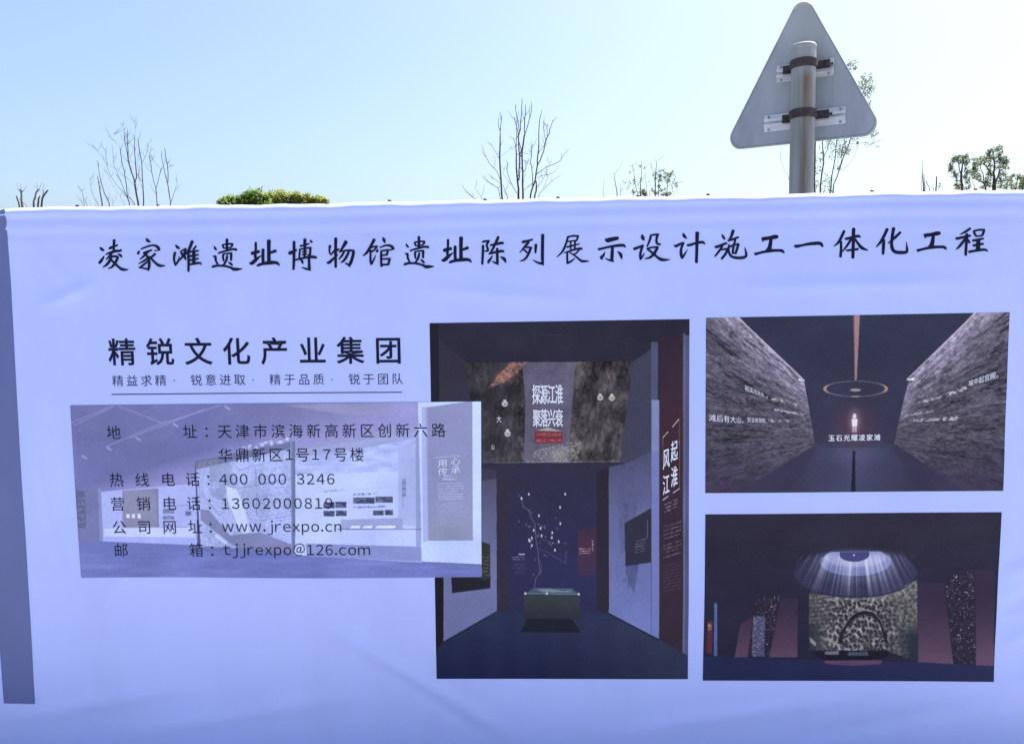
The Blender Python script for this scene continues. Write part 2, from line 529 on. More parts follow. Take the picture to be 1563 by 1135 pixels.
CROPS = [
    ((140, 345), [  # first three characters
        [(108, 283, 12), (130, 308, 42), (165, 325, 14)], [(166, 393, 6), (150, 425, 26), (120, 468, 38), (98, 492, 30)],
        [(298, 183, 34), (296, 240, 30), (292, 325, 28)], [(228, 300, 22), (245, 292, 34), (290, 272, 26), (348, 252, 18)],
        [(187, 378, 14), (240, 352, 28), (330, 330, 34), (388, 330, 26), (392, 308, 16)], [(285, 330, 20), (245, 390, 32), (190, 447, 12)],
        [(345, 370, 8), (385, 387, 34), (402, 416, 12)], [(272, 393, 18), (245, 455, 36), (200, 515, 32), (148, 546, 10)],
        [(275, 402, 24), (330, 402, 28), (352, 415, 26)], [(350, 418, 30), (310, 495, 34), (265, 550, 26), (216, 563, 10)],
        [(238, 425, 18), (300, 490, 30), (360, 545, 24), (395, 572, 36), (440, 580, 30), (487, 578, 8)],
        [(724, 165, 12), (745, 197, 40), (782, 213, 10)], [(631, 323, 6), (625, 355, 36), (608, 370, 20)],
        [(655, 306, 16), (740, 272, 22), (820, 252, 20), (870, 270, 32), (893, 300, 34), (908, 324, 10)], [(905, 322, 8), (870, 324, 14), (830, 328, 8)],
        [(688, 362, 24), (740, 342, 30), (800, 318, 18)], [(750, 345, 22), (700, 395, 28), (640, 443, 10)],
        [(715, 370, 18), (755, 425, 30), (770, 490, 32), (762, 555, 36), (755, 594, 10)], [(755, 578, 20), (700, 560, 20), (630, 553, 8)],
        [(752, 425, 20), (700, 462, 26), (622, 502, 8)], [(758, 462, 20), (710, 500, 26), (645, 550, 22), (628, 555, 12)],
        [(848, 368, 26), (805, 405, 28), (765, 440, 16)], [(765, 400, 14), (810, 450, 26), (860, 500, 24), (890, 522, 36), (930, 530, 28), (979, 526, 8)],
        [(1116, 253, 12), (1140, 282, 38), (1170, 303, 12)], [(1110, 352, 32), (1097, 400, 28), (1096, 460, 24), (1118, 524, 20)],
        [(1112, 520, 20), (1145, 480, 24), (1165, 435, 18), (1162, 400, 6)], [(1178, 345, 14), (1215, 320, 22), (1256, 303, 20)],
        [(1253, 305, 24), (1235, 360, 30), (1205, 415, 26), (1165, 462, 10)], [(1182, 345, 14), (1215, 390, 34), (1248, 420, 30), (1250, 455, 8)],
        [(1340, 203, 36), (1312, 270, 32), (1290, 330, 32), (1240, 390, 10)], [(1285, 335, 28), (1290, 470, 28), (1288, 602, 26)],
        [(1388, 268, 20), (1350, 318, 24)], [(1298, 345, 24), (1422, 330, 18)], [(1298, 402, 24), (1420, 382, 18)], [(1298, 458, 24), (1422, 432, 18)],
        [(1298, 512, 22), (1400, 495, 28), (1440, 487, 22), (1460, 510, 14)], [(1358, 330, 36), (1360, 500, 40)]]),
    ((310, 345), YI + ZHI + [
        [(1208, 206, 32), (1208, 400, 34), (1200, 577, 26)], [(1138, 362, 30), (1165, 355, 48), (1200, 342, 30), (1240, 318, 26)],
        [(1287, 268, 20), (1340, 255, 22), (1408, 236, 16)], [(1352, 175, 36), (1350, 300, 32), (1346, 402, 26)], [(1422, 187, 8), (1435, 208, 32), (1453, 220, 10)],
        [(1285, 305, 20), (1280, 380, 22), (1275, 440, 18)], [(1288, 310, 18), (1370, 292, 20), (1436, 290, 20)], [(1425, 290, 26), (1418, 400, 26)],
        [(1315, 345, 16), (1378, 335, 16)], [(1315, 380, 16), (1378, 370, 16)], [(1212, 456, 18), (1300, 430, 24), (1400, 412, 28), (1480, 410, 34), (1508, 425, 18)],
        [(1402, 380, 26), (1408, 500, 30), (1410, 565, 34), (1424, 594, 8)], [(1415, 578, 24), (1355, 566, 22), (1306, 548, 6)], [(1285, 438, 14), (1318, 470, 30), (1325, 502, 14)]]),
    ((485, 345), sh(YI, 1022, -33) + [
        [(165, 262, 36), (155, 305, 20), (155, 345, 22), (180, 388, 12)], [(180, 375, 12), (230, 322, 36), (282, 312, 24)], [(240, 162, 34), (237, 330, 34), (239, 547, 28)],
        [(125, 490, 22), (155, 485, 36), (200, 440, 30), (270, 380, 10)], [(378, 208, 46), (340, 275, 34), (288, 352, 16)], [(305, 338, 16), (400, 320, 24), (482, 330, 26)],
        [(478, 335, 32), (460, 430, 36), (425, 515, 36), (418, 540, 12)], [(425, 520, 28), (390, 505, 24), (360, 490, 6)], [(350, 342, 20), (330, 385, 28), (282, 442, 14)],
        [(415, 335, 24), (380, 415, 32), (340, 468, 26), (305, 487, 8)],
        [(752, 180, 38), (705, 265, 28), (655, 355, 34), (600, 397, 8)], [(700, 292, 12), (745, 272, 22), (795, 272, 18)], [(785, 272, 22), (760, 312, 22), (720, 345, 12)],
        [(702, 320, 22), (700, 400, 24), (700, 470, 28), (712, 515, 16)], [(712, 510, 18), (745, 450, 22), (770, 385, 6)], [(690, 345, 16), (738, 325, 16)],
        [(865, 152, 10), (880, 190, 44), (895, 224, 12)], [(797, 306, 10), (790, 335, 34), (775, 345, 14)], [(825, 287, 14), (900, 256, 20), (960, 258, 28), (1000, 288, 34), (1013, 312, 10)],
        [(1008, 308, 12), (970, 316, 16), (928, 322, 10)], [(842, 328, 22), (842, 430, 28), (846, 537, 26)], [(850, 330, 18), (940, 318, 22)],
        [(934, 320, 26), (915, 388, 24)], [(855, 390, 18), (925, 382, 18)], [(855, 440, 16), (962, 436, 22)], [(955, 440, 28), (935, 515, 26)], [(850, 515, 24), (942, 508, 24)]]),
    ((660, 345), sh(ZHI, -494, -40) + [
        [(662, 215, 20), (700, 202, 26), (758, 198, 20)], [(748, 200, 28), (715, 260, 24), (738, 300, 26), (738, 335, 26), (690, 332, 10)], [(672, 258, 28), (670, 380, 30), (662, 508, 26)],
        [(875, 145, 32), (845, 215, 32), (800, 310, 26), (765, 365, 20)], [(768, 258, 20), (850, 240, 30), (930, 222, 34), (945, 238, 14)],
        [(750, 372, 20), (850, 345, 30), (930, 330, 34), (950, 348, 14)], [(860, 298, 30), (862, 400, 30), (862, 480, 34), (876, 516, 10)], [(865, 500, 26), (820, 485, 20), (790, 468, 6)],
        [(800, 393, 6), (770, 440, 30), (735, 485, 26), (760, 490, 8)], [(902, 410, 8), (955, 435, 46), (975, 487, 12)],
        [(1188, 208, 18), (1205, 215, 36), (1260, 200, 24), (1327, 182, 20)], [(1280, 212, 26), (1230, 270, 28), (1158, 355, 8)], [(1235, 290, 14), (1275, 282, 24), (1318, 292, 20)],
        [(1305, 290, 30), (1275, 375, 28), (1225, 450, 26), (1160, 469, 8)], [(1205, 308, 14), (1230, 330, 24), (1258, 358, 16)], [(1372, 248, 34), (1368, 310, 28), (1366, 360, 20)],
        [(1462, 116, 36), (1458, 300, 36), (1458, 470, 36), (1472, 522, 12)], [(1465, 502, 30), (1400, 492, 24), (1328, 450, 6)]]),
    ((840, 340), [
        [(228, 190, 20), (300, 174, 22), (372, 178, 22)], [(368, 176, 24), (350, 235, 20)], [(225, 252, 16), (350, 236, 18)], [(234, 185, 24), (208, 280, 24), (165, 385, 26), (85, 458, 8)],
        [(216, 326, 20), (300, 302, 22), (388, 282, 12)], [(270, 248, 18), (268, 352, 18)], [(328, 242, 20), (322, 352, 20)], [(180, 402, 10), (270, 372, 22), (340, 350, 24), (415, 342, 28), (420, 358, 10)],
        [(225, 392, 22), (222, 470, 24), (226, 545, 22)], [(226, 538, 22), (285, 508, 24), (325, 470, 6)], [(388, 352, 16), (345, 405, 20), (300, 425, 10)],
        [(252, 393, 12), (330, 440, 20), (390, 495, 24), (420, 512, 30), (460, 512, 26), (512, 510, 8)],
        [(732, 212, 14), (750, 237, 56), (800, 224, 50), (880, 208, 44), (902, 205, 26)], [(635, 355, 26), (700, 340, 26), (780, 320, 26), (900, 302, 34), (975, 298, 34), (992, 328, 14)],
        [(822, 325, 32), (818, 420, 40), (812, 480, 38), (838, 523, 8)], [(822, 502, 32), (775, 495, 22), (722, 473, 6)], [(725, 388, 6), (700, 440, 34), (665, 465, 34), (692, 490, 8)],
        [(888, 382, 8), (935, 420, 46), (945, 482, 12)],
        [(1215, 155, 8), (1222, 200, 54), (1245, 235, 10)], [(1103, 350, 28), (1130, 342, 36), (1180, 322, 26), (1230, 300, 22)],
        [(1225, 300, 28), (1200, 370, 26), (1188, 430, 32), (1190, 495, 12)], [(1195, 482, 26), (1225, 440, 20), (1250, 400, 4)],
        [(1332, 165, 24), (1320, 230, 28), (1280, 318, 14)], [(1325, 170, 18), (1380, 158, 22), (1435, 158, 24)], [(1420, 160, 30), (1402, 235, 26), (1412, 280, 30), (1462, 290, 18)],
        [(1280, 348, 24), (1350, 325, 18), (1430, 325, 24)], [(1420, 330, 30), (1380, 405, 34), (1325, 465, 28), (1250, 478, 10)],
        [(1285, 350, 20), (1360, 405, 28), (1420, 460, 26), (1460, 487, 40), (1510, 495, 30), (1583, 489, 8)]]),
    ((1015, 340), GONG + [
        [(240, 137, 10), (252, 175, 46), (290, 210, 10)], [(125, 300, 20), (145, 315, 34), (190, 285, 28), (248, 266, 22)], [(242, 265, 34), (212, 345, 26), (212, 425, 38), (226, 480, 12)],
        [(228, 465, 30), (265, 410, 22), (300, 355, 4)], [(295, 295, 22), (320, 300, 32), (400, 272, 26), (500, 252, 36), (528, 280, 18)], [(428, 130, 46), (424, 280, 36), (418, 527, 34)],
        [(755, 155, 10), (775, 192, 34), (798, 222, 12)], [(665, 320, 26), (690, 322, 34), (750, 295, 28), (820, 270, 24)], [(765, 308, 24), (725, 370, 28), (662, 447, 18)],
        [(752, 362, 12), (800, 345, 26), (832, 362, 26), (800, 420, 30), (752, 480, 26)], [(905, 102, 38), (880, 190, 30), (836, 245, 14)], [(850, 238, 18), (915, 215, 28), (978, 190, 20)],
        [(935, 225, 22), (908, 310, 26), (900, 408, 26)], [(800, 358, 10), (850, 325, 22), (900, 298, 22), (982, 282, 22)], [(975, 285, 28), (960, 340, 30), (935, 412, 26)], [(895, 405, 16), (940, 405, 18)],
        [(850, 290, 18), (842, 370, 24), (865, 435, 28), (920, 465, 30), (1030, 467, 34), (1082, 445, 28), (1078, 400, 28), (1058, 322, 4)], [(815, 345, 16), (850, 340, 16)]]),
    ((1190, 335), [
        [(200, 338, 10), (213, 360, 44), (300, 342, 26), (380, 325, 34), (460, 318, 42), (535, 312, 40), (560, 335, 40), (575, 362, 16)],
        [(858, 152, 34), (825, 225, 32), (785, 305, 32), (720, 357, 8)], [(815, 290, 28), (818, 390, 30), (808, 495, 32)], [(868, 252, 20), (885, 258, 32), (950, 238, 28), (1050, 215, 36), (1075, 238, 14)],
        [(982, 120, 42), (978, 300, 38), (972, 508, 36)], [(950, 258, 24), (905, 335, 30), (835, 425, 12)], [(1000, 258, 24), (1045, 325, 28), (1080, 370, 42), (1120, 392, 32), (1172, 408, 10)],
        [(888, 412, 24), (1042, 392, 26)]]),
    ((1340, 330), sh(GONG, -673, 41) + [
        [(125, 168, 36), (85, 260, 34), (40, 340, 34), (-22, 410, 10)], [(78, 310, 30), (76, 370, 40), (68, 502, 30)], [(300, 212, 28), (220, 292, 34), (132, 362, 10)],
        [(208, 158, 40), (192, 260, 34), (180, 350, 34), (186, 430, 40), (225, 478, 40), (310, 483, 40), (388, 480, 34), (386, 420, 26), (378, 345, 6)],
        [(1225, 163, 28), (1160, 208, 28), (1090, 242, 8)], [(1035, 298, 30), (1065, 295, 32), (1130, 278, 28), (1228, 258, 26)], [(1180, 235, 32), (1172, 340, 34), (1165, 517, 30)],
        [(1155, 300, 24), (1100, 380, 36), (1042, 440, 14)], [(1180, 290, 20), (1215, 352, 28)], [(1270, 195, 26), (1285, 240, 26), (1308, 270, 20)], [(1270, 198, 20), (1340, 180, 22), (1412, 182, 26)],
        [(1408, 185, 28), (1395, 235, 28), (1378, 262, 20)], [(1305, 266, 18), (1382, 260, 18)], [(1254, 325, 26), (1330, 312, 28), (1400, 296, 20)], [(1262, 390, 26), (1330, 378, 28), (1398, 366, 24)],
        [(1205, 474, 28), (1270, 462, 26), (1330, 450, 34), (1425, 440, 28), (1455, 462, 18)], [(1330, 310, 48), (1328, 450, 52)]]),
]


def brush(st):
    p = [tuple(map(float, q)) for q in st]
    for _ in range(3):
        if len(p) < 3: break
        q = [p[0]]
        for a, b in zip(p[:-1], p[1:]):
            q.append(tuple(a[i] * .75 + b[i] * .25 for i in range(3)))
            q.append(tuple(a[i] * .25 + b[i] * .75 for i in range(3)))
        q.append(p[-1])
        p = q
    L, Rr = [], []
    n = len(p)
    for i in range(n):
        a, b = p[max(i - 1, 0)], p[min(i + 1, n - 1)]
        tx, ty = b[0] - a[0], b[1] - a[1]
        l = math.hypot(tx, ty) or 1
        tx, ty = tx / l, ty / l
        h = p[i][2] / 2 * 1.1 + 1.0
        if i == 0:                                   # the slanted, rounded press of the brush
            L.append((p[0][0] - tx * h * .55 - ty * h * .25, p[0][1] - ty * h * .55 + tx * h * .25))
            Rr.append((p[0][0] - tx * h * .35 + ty * h * .55, p[0][1] - ty * h * .35 - tx * h * .55))
        L.append((p[i][0] - ty * h, p[i][1] + tx * h))
        Rr.append((p[i][0] + ty * h, p[i][1] - tx * h))
        if i == n - 1:
            L.append((p[i][0] + tx * h * .4 - ty * h * .6, p[i][1] + ty * h * .4 + tx * h * .6))
            Rr.append((p[i][0] + tx * h * .5 + ty * h * .45, p[i][1] + ty * h * .5 - tx * h * .45))
    m = len(L)
    return L + Rr, [(i, i + 1, m + i + 1, m + i) for i in range(m - 1)]


SC = 1563 / 180.0
out = []
for (ox, oy), strokes in CROPS:
    for k, st in enumerate(strokes):
        pts, fs = brush(st)
        out.append(([(ox + a / SC, oy + b / SC) for a, b in pts], fs, 0.00004 * (k % 40)))
H0, HP = 174.0, (1484.0 - 174.0) / 23                    # centres of the 24 headline characters
cells = [[] for _ in range(24)]
for it in out:
    mx_ = (min(a for a, b in it[0]) + max(a for a, b in it[0])) / 2
    cells[min(23, max(0, int(round((mx_ - H0) / HP))))].append(it)
characters('headline_character', None, cells, ink, 0.0008)

characters('company_character', None, run('精锐文化产业集团', 186.3, 537, 593, 534.2, 43.5, 0.014), ink, 0.0008)
sl_ = run('精益求精', 179.7, 581, 244.9, 580.4, 18.2) + run('·', 272.5, 580, 272.5, 580, 18) + run('锐意进取', 299.3, 580, 365.4, 579.4, 18.2) + \
    run('·', 392.5, 579.3, 392.5, 579.3, 18) + run('精于品质', 419.4, 579.3, 486.3, 578.8, 18.2) + run('·', 513.4, 578.6, 513.4, 578.6, 18) + run('锐于团队', 541, 578.4, 607, 577.8, 18.2)
tag(lettering_mesh('slogan_lettering', sl_, ink2, 0.0008), 'small grey slogan', kind='stuff')
ln = [([(170 + 444 * t, 601.8 - 3.6 * t + s_) for t in [i / 20 for i in range(21)] for s_ in (-.75, .75)], [(2 * i, 2 * i + 2, 2 * i + 3, 2 * i + 1) for i in range(20)], 0)]
lettering_mesh('underline', ln, ink2, 0.0008)

contact = []
Z_ = 22.6
for t_, a, b in (('地', 173.3, 659.8), ('址', 289.4, 658.6), ('：', 320.5, 658.2)):
    contact += run(t_, a, b, a, b, Z_)
contact += run('天津市滨海新高新区创新六路', 342.3, 658.5, 669.8, 655.6, Z_)
contact += run('华鼎新区', 343.4, 694.8, 420.6, 693.9, Z_)
contact += run('号', 461.7, 693.6, 461.7, 693.6, Z_) + run('号', 520, 693.2, 520, 693.2, Z_) + run('楼', 545.4, 693, 545.4, 693, Z_)
DG = 21.4


def one(ch, xc, ybase):
    vs, fs = glyph(chr(ord(ch) + 0xFEE0))
    a, b = min(v[0] for v in vs), max(v[0] for v in vs)
    return [([(xc + (p - (a + b) / 2) * DG, ybase - q * DG) for p, q in vs], fs, 0)]


contact += one('1', 441.5, 701.6) + one('1', 481.8, 701.3) + one('7', 499, 701.2)
for row, x_s, y_s in (('热线电话', (177.4, 216.3, 255.6, 293.5), 732.2), ('营销电话', (178.8, 218.3, 257.7, 295), 769), ('公司网址', (181.3, 219.2, 258, 297), 804.9)):
    for ch, x_ in zip(row, x_s):
        contact += run(ch, x_, y_s - (x_ - 178) * .006, x_, y_s - (x_ - 178) * .006, Z_)
contact += run('邮', 183.3, 840.3, 183.3, 840.3, Z_) + run('箱', 298.6, 839.8, 298.6, 839.8, Z_)
for a, b in ((323, 731.6), (325, 768.2), (326.6, 804.2), (328.6, 839.8)):
    contact += run('：', a, b, a, b, Z_)
contact += latin('400 000 3246', 334.5, 511, 739.5, -.006, DG)
contact += latin('13602000819', 338, 508, 776.5, -.006, DG)
contact += latin('www.jrexpo.cn', 338.5, 521.6, 811.3, -.005, DG)
contact += latin('tjjrexpo@126.com', 340, 565.6, 846.6, -.004, DG)


# ------------------------------------------------------------------ printing: pictures
def vnoise(X, Y, seed=0):
    xi = np.floor(X).astype(np.int64); yi = np.floor(Y).astype(np.int64)
    fx = X - xi; fy = Y - yi
    fx = fx * fx * (3 - 2 * fx); fy = fy * fy * (3 - 2 * fy)

    def h(a, b):
        n = (a * 374761393 + b * 668265263 + seed * 974634777) & 0xffffffff
        n = ((n ^ (n >> 13)) * 1274126177) & 0xffffffff
        return ((n ^ (n >> 16)) & 0xffff) / 65535.0
    return (h(xi, yi) * (1 - fx) + h(xi + 1, yi) * fx) * (1 - fy) + (h(xi, yi + 1) * (1 - fx) + h(xi + 1, yi + 1) * fx) * fy


def fbm(X, Y, seed=0, oct=4, g=0.55):
    s, a, t = 0, 1.0, 0
    for i in range(oct):
        s = s + a * vnoise(X, Y, seed + i * 17); t += a
        X = X * 2.03 + 5.1; Y = Y * 2.03 + 1.7; a *= g
    return s / t


class Pic:
    def __init__(self, quad, dens=2.2, base=(50, 50, 80)):
        self.q = [np.array(p, float) for p in quad]           # TL, TR, BR, BL in photograph pixels
        wpx = abs(quad[1][0] - quad[0][0]); hpx = abs(quad[3][1] - quad[0][1])
        self.w, self.h = int(wpx * dens), int(hpx * dens)
        u = (np.arange(self.w) + .5) / self.w
        v = (np.arange(self.h) + .5) / self.h
        U, V = np.meshgrid(u, v)
        q = self.q
        self.PX = (q[0][0] * (1 - U) + q[1][0] * U) * (1 - V) + (q[3][0] * (1 - U) + q[2][0] * U) * V
        self.PY = (q[0][1] * (1 - U) + q[1][1] * U) * (1 - V) + (q[3][1] * (1 - U) + q[2][1] * U) * V
        self.c = np.zeros((self.h, self.w, 3)) + np.array(base, float)
        self.frame(0, 0, 1)

    def frame(self, ox, oy, s):
        self.org, self.scl = (ox, oy), s
        self.X = (self.PX - ox) * s
        self.Y = (self.PY - oy) * s

    def mask(self, pts):
        full = np.zeros(self.X.shape)
        r0, r1, c0, c1 = self.box(min(p[0] for p in pts), max(p[0] for p in pts), min(p[1] for p in pts), max(p[1] for p in pts))
        if r1 <= r0 or c1 <= c0: return full
        self.last = (r0, r1, c0, c1)
        X, Y = self.X[r0:r1, c0:c1], self.Y[r0:r1, c0:c1]
        m = np.zeros(X.shape, bool)
        n = len(pts)
        for i in range(n):
            (x1_, y1_), (x2_, y2_) = pts[i], pts[(i + 1) % n]
            if y1_ == y2_: continue
            c = ((Y > y1_) != (Y > y2_)) & (X < (x2_ - x1_) * (Y - y1_) / (y2_ - y1_) + x1_)
            m ^= c
        full[r0:r1, c0:c1] = m
        return full

    def box(self, xa, xb, ya, yb):
        o_, s_ = self.org, self.scl
        Xs = [q[0] for q in self.q]; Ys = [q[1] for q in self.q]
        x0_, x1_, y0_, y1_ = min(Xs), max(Xs), min(Ys), max(Ys)
        pad = 0.045
        f = lambda v, a, b, n, sg: int(np.clip(((v - a) / (b - a) + sg * pad) * n, 0, n))
        return (f(ya / s_ + o_[1], y0_, y1_, self.h, -1), f(yb / s_ + o_[1], y0_, y1_, self.h, 1),
                f(xa / s_ + o_[0], x0_, x1_, self.w, -1), f(xb / s_ + o_[0], x0_, x1_, self.w, 1))

    def paint(self, m, col, a=1.0):
        col = np.asarray(col, float)
        k = (m * a)[..., None]
        self.c = self.c * (1 - k) + col * k

    def poly(self, pts, col, a=1.0):
        self.last = None
        m = self.mask(pts)
        if self.last is None: return
        r0, r1, c0, c1 = self.last
        k = (m[r0:r1, c0:c1] * a)[..., None]
        self.c[r0:r1, c0:c1] = self.c[r0:r1, c0:c1] * (1 - k) + np.asarray(col, float) * k

    def add(self, m, col):
        self.c = self.c + m[..., None] * np.asarray(col, float)

    def line(self, x1_, y1_, x2_, y2_, w_, col, a=1.0):
        l = math.hypot(x2_ - x1_, y2_ - y1_)
        nx_, ny_ = -(y2_ - y1_) / l * w_ / 2, (x2_ - x1_) / l * w_ / 2
        self.poly([(x1_ + nx_, y1_ + ny_), (x2_ + nx_, y2_ + ny_), (x2_ - nx_, y2_ - ny_), (x1_ - nx_, y1_ - ny_)], col, a)

    def ell(self, cx, cy, rx, ry):
        return ((self.X - cx) / rx) ** 2 + ((self.Y - cy) / ry) ** 2

    def glow(self, cx, cy, rx, ry, col, a=1.0):
        self.paint(np.exp(-self.ell(cx, cy, rx, ry)), col, a)

    def lines(self, x1_, x2_, ys, slope, h, col, a, seed):
        """unreadably small lines of text"""
        for i, y in enumerate(ys):
            e = x2_ - (x2_ - x1_) * 0.25 * random.random() if i % 4 == 3 else x2_
            dy_ = slope * (x2_ - x1_)
            r0, r1, c0, c1 = self.box(x1_, e, min(y, y + dy_) - h, max(y, y + dy_) + h)
            if r1 <= r0 or c1 <= c0: continue
            X, Y = self.X[r0:r1, c0:c1], self.Y[r0:r1, c0:c1]
            m = (np.abs(Y - y - slope * (X - x1_)) < h) & (X > x1_) & (X < e)
            nz = vnoise(X / (h * 1.1), Y / h, seed + i * 3)
            k = (m * np.clip(nz * 2.2 - .6, 0, 1) * a)[..., None]
            self.c[r0:r1, c0:c1] = self.c[r0:r1, c0:c1] * (1 - k) + np.asarray(col, float) * k

    def image(self, name, off=(12, 12, 12), gain=1.04, con=1.0):
        self.c = (self.c - 140) * con + 140
        for _ in range(2):                                    # the softness and grain of an enlarged, inkjet-printed photo
            p = np.pad(self.c, ((1, 1), (1, 1), (0, 0)), mode='edge')
            self.c = (p[1:-1, 1:-1] * 2 + p[:-2, 1:-1] + p[2:, 1:-1] + p[1:-1, :-2] + p[1:-1, 2:]) / 6
        lum = self.c.mean(-1, keepdims=True)
        gr = (vnoise(self.PX * 1.1, self.PY * 1.1, 5) + vnoise(self.PX * .45, self.PY * .45, 6) - 1)[..., None]
        self.c = self.c + gr * (3 + lum * .02)
        self.c = self.c * (1 + .16 * (fbm(self.PX / 70, self.PY / 55, 12, 4)[..., None] - .5))
        alb = print_albedo(np.clip((self.c - np.array(off)) * gain, 0, 255))
        px = np.ones((self.h, self.w, 4), np.float32)
        px[..., :3] = l2s(alb)
        img = bpy.data.images.new(name, self.w, self.h)
        img.pixels.foreach_set(px[::-1].ravel())
        img.update()
        img.pack()
        return img

    def build(self, name, label, lift, nx=40, ny=40, tone=None):
        mb = MB()
        q = self.q
        uvs = []
        for j in range(ny + 1):
            for i in range(nx + 1):
                u, v = i / nx, j / ny
                p = (q[0] * (1 - u) + q[1] * u) * (1 - v) + (q[3] * (1 - u) + q[2] * u) * v
                X, Z = P(p[0], p[1])
                mb.v.append(surf(X, Z, lift))
                uvs.append((u, 1 - v))
        mb.f = [(j * (nx + 1) + i, (j + 1) * (nx + 1) + i, (j + 1) * (nx + 1) + i + 1, j * (nx + 1) + i + 1) for j in range(ny) for i in range(nx)]
        o = mb.build(name, vinyl(name + '_print', img=self.image(name, *(tone or ())), rough=0.42), ban)
        ul = o.data.uv_layers.new(name='print')
        for l in o.data.loops:
            ul.data[l.index].uv = uvs[l.vertex_index]
        return tag(o, label)


# --- picture: dark hall seen down a corridor (middle, tall)
B = Pic([(656, 493), (1052.5, 487), (1049.5, 1035), (666.5, 1035)], base=(48, 48, 74))
B.frame(650, 480, 3.812)
B.c += (fbm(B.X / 160, B.Y / 160, 3)[..., None] - .5) * 10
B.poly([(20, 100), (230, 270), (330, 860), (20, 900)], (56, 54, 80))
B.poly([(20, 40), (75, 40), (85, 900), (20, 900)], (40, 38, 62))
B.poly([(1205, 275), (1310, 200), (1310, 950), (1110, 950), (1130, 860)], (70, 72, 104), .9)
B.poly([(1310, 160), (1350, 160), (1350, 1000), (1310, 1000)], (92, 96, 138), .8)
m = B.mask([(222, 280), (1205, 270), (1130, 860), (330, 860)])          # projected film on the wall
rock = fbm(B.X / 70, B.Y / 95, 11, 5)
crag = np.abs(fbm(B.X / 120 + B.Y / 300, B.Y / 200, 23, 4) - .5) * 4
side = np.clip(np.abs(B.X - 700) / 500, 0, 1)
rk = np.clip((rock - .5) * 1.3 + .45 + (fbm(B.X / 13, B.Y / 26, 19, 4, .7) - .5) * 1.1 + (fbm(B.X / 34, B.Y / 90, 37, 3) - .5) * .5, 0, 1) * (1.15 - .35 * side)
film = np.stack([50 + 74 * rk, 49 + 68 * rk, 62 + 68 * rk], -1) - np.clip(1 - crag * 1.5, 0, 1)[..., None] * 24
B.c = B.c * (1 - m[..., None]) + film * m[..., None]
B.paint(m * B.mask([(222, 280), (480, 280), (560, 860), (330, 860)]), (52, 52, 72), .45)
wc = B.mask([(560, 275), (870, 275), (835, 760), (835, 860), (570, 860), (580, 500)])
B.paint(wc, (112, 108, 146), .78)
sl = fbm((B.X + B.Y) / 40, (B.X - B.Y) / 12, 29, 3)
B.paint(B.mask([(360, 428), (420, 350), (500, 275), (590, 275), (540, 330), (455, 392)]) * np.clip(sl * 2.6 - .6, 0, 1), (188, 134, 134), .8)
B.glow(460, 360, 60, 30, (190, 140, 130), .5)
B.glow(525, 455, 26, 40, (52, 52, 66), .7)
B.glow(965, 445, 22, 42, (52, 52, 66), .7)
sp = np.clip(fbm(B.X / 9, B.Y / 9, 41, 3) * 3.2 - 1.4, 0, 1) * B.mask([(560, 858), (640, 790), (800, 745), (905, 735), (880, 858)])
B.paint(sp, (178, 178, 182), .75)
B.glow(770, 810, 60, 40, (190, 190, 185), .5)
sp = np.clip(fbm(B.X / 12, B.Y / 14, 47, 3) * 3 - 1.6, 0, 1) * B.mask([(870, 280), (1205, 270), (1130, 860), (835, 860)])
B.paint(sp, (120, 118, 126), .3)
B.paint(m * (np.sin(B.Y * 2 * math.pi / 9.6) > .1), (40, 40, 62), .23 * 1)
for (cx, cy) in ((460, 517), (476, 690), (1014, 482), (1082, 484)):      # round jade pieces shown in the film
    B.paint((B.ell(cx, cy, 18, 17) < 1) * 1.0, (196, 196, 206), .85)
    B.paint((B.ell(cx + 1, cy + 2, 9, 4) < 1) * 1.0, (96, 94, 104), .9)
    B.poly([(cx - 8, cy - 24), (cx + 8, cy - 24), (cx + 8, cy - 16), (cx - 8, cy - 16)], (200, 200, 208))
B.poly([(632, 676), (795, 680), (794, 747), (632, 746)], (122, 58, 82))
B.line(638, 712, 790, 714, 2.5, (60, 40, 60))
B.lines(642, 786, [696, 730], 0, 8, (170, 100, 110), .8, 60)
B.poly([(640, 672), (712, 655), (795, 678)], (180, 178, 186), .8)
B.line(330, 859, 1130, 853, 3, (140, 138, 160), .7)
B.line(620, 120, 800, 118, 2, (80, 82, 120), .7)
B.line(632, 70, 634, 180, 2, (80, 82, 120), .5)
# right-hand red panel
B.frame(650, 700, 3.339)
B.poly([(1150, -300), (1190, -300), (1186, 910), (1148, 890)], (130, 138, 196), .9)
t = np.clip((B.Y + 200) / 500, 0, 1)
mm = B.mask([(1190, -620), (1318, -630), (1312, 980), (1186, 915)])
B.paint(mm, (56, 44, 68))
B.paint(mm * np.exp(-((B.Y + 140) / 210) ** 2), (80, 50, 68), .5)
B.poly([(1318, -630), (1345, -630), (1340, 1000), (1308, 985)], (88, 92, 140), .9)
B.poly([(1310, -640), (1322, -640), (1316, 985), (1306, 985)], (120, 126, 178), .5)
for (a, b, c_, d) in ((1208, -110, 1234, -138), (1256, -162, 1290, -204), (1206, 208, 1234, 188), (1258, 172, 1292, 148)):
    B.line(a, b, c_, d, 4, (205, 200, 215))
B.line(1291, -200, 1291, 148, 1.6, (190, 180, 200), .7)
B.line(1207, -110, 1207, 20, 1.6, (190, 180, 200), .5)
B.lines(1215, 1285, [232, 250, 268], -.42, 4, (170, 150, 170), .7, 81)
B.lines(1208, 1300, [346, 366, 386, 406, 440, 458, 476, 500], -.32, 4, (160, 140, 160), .6, 90)
B.lines(1206, 1300, [540 + 16 * i for i in range(9)], -.2, 3, (110, 90, 120), .5, 99)
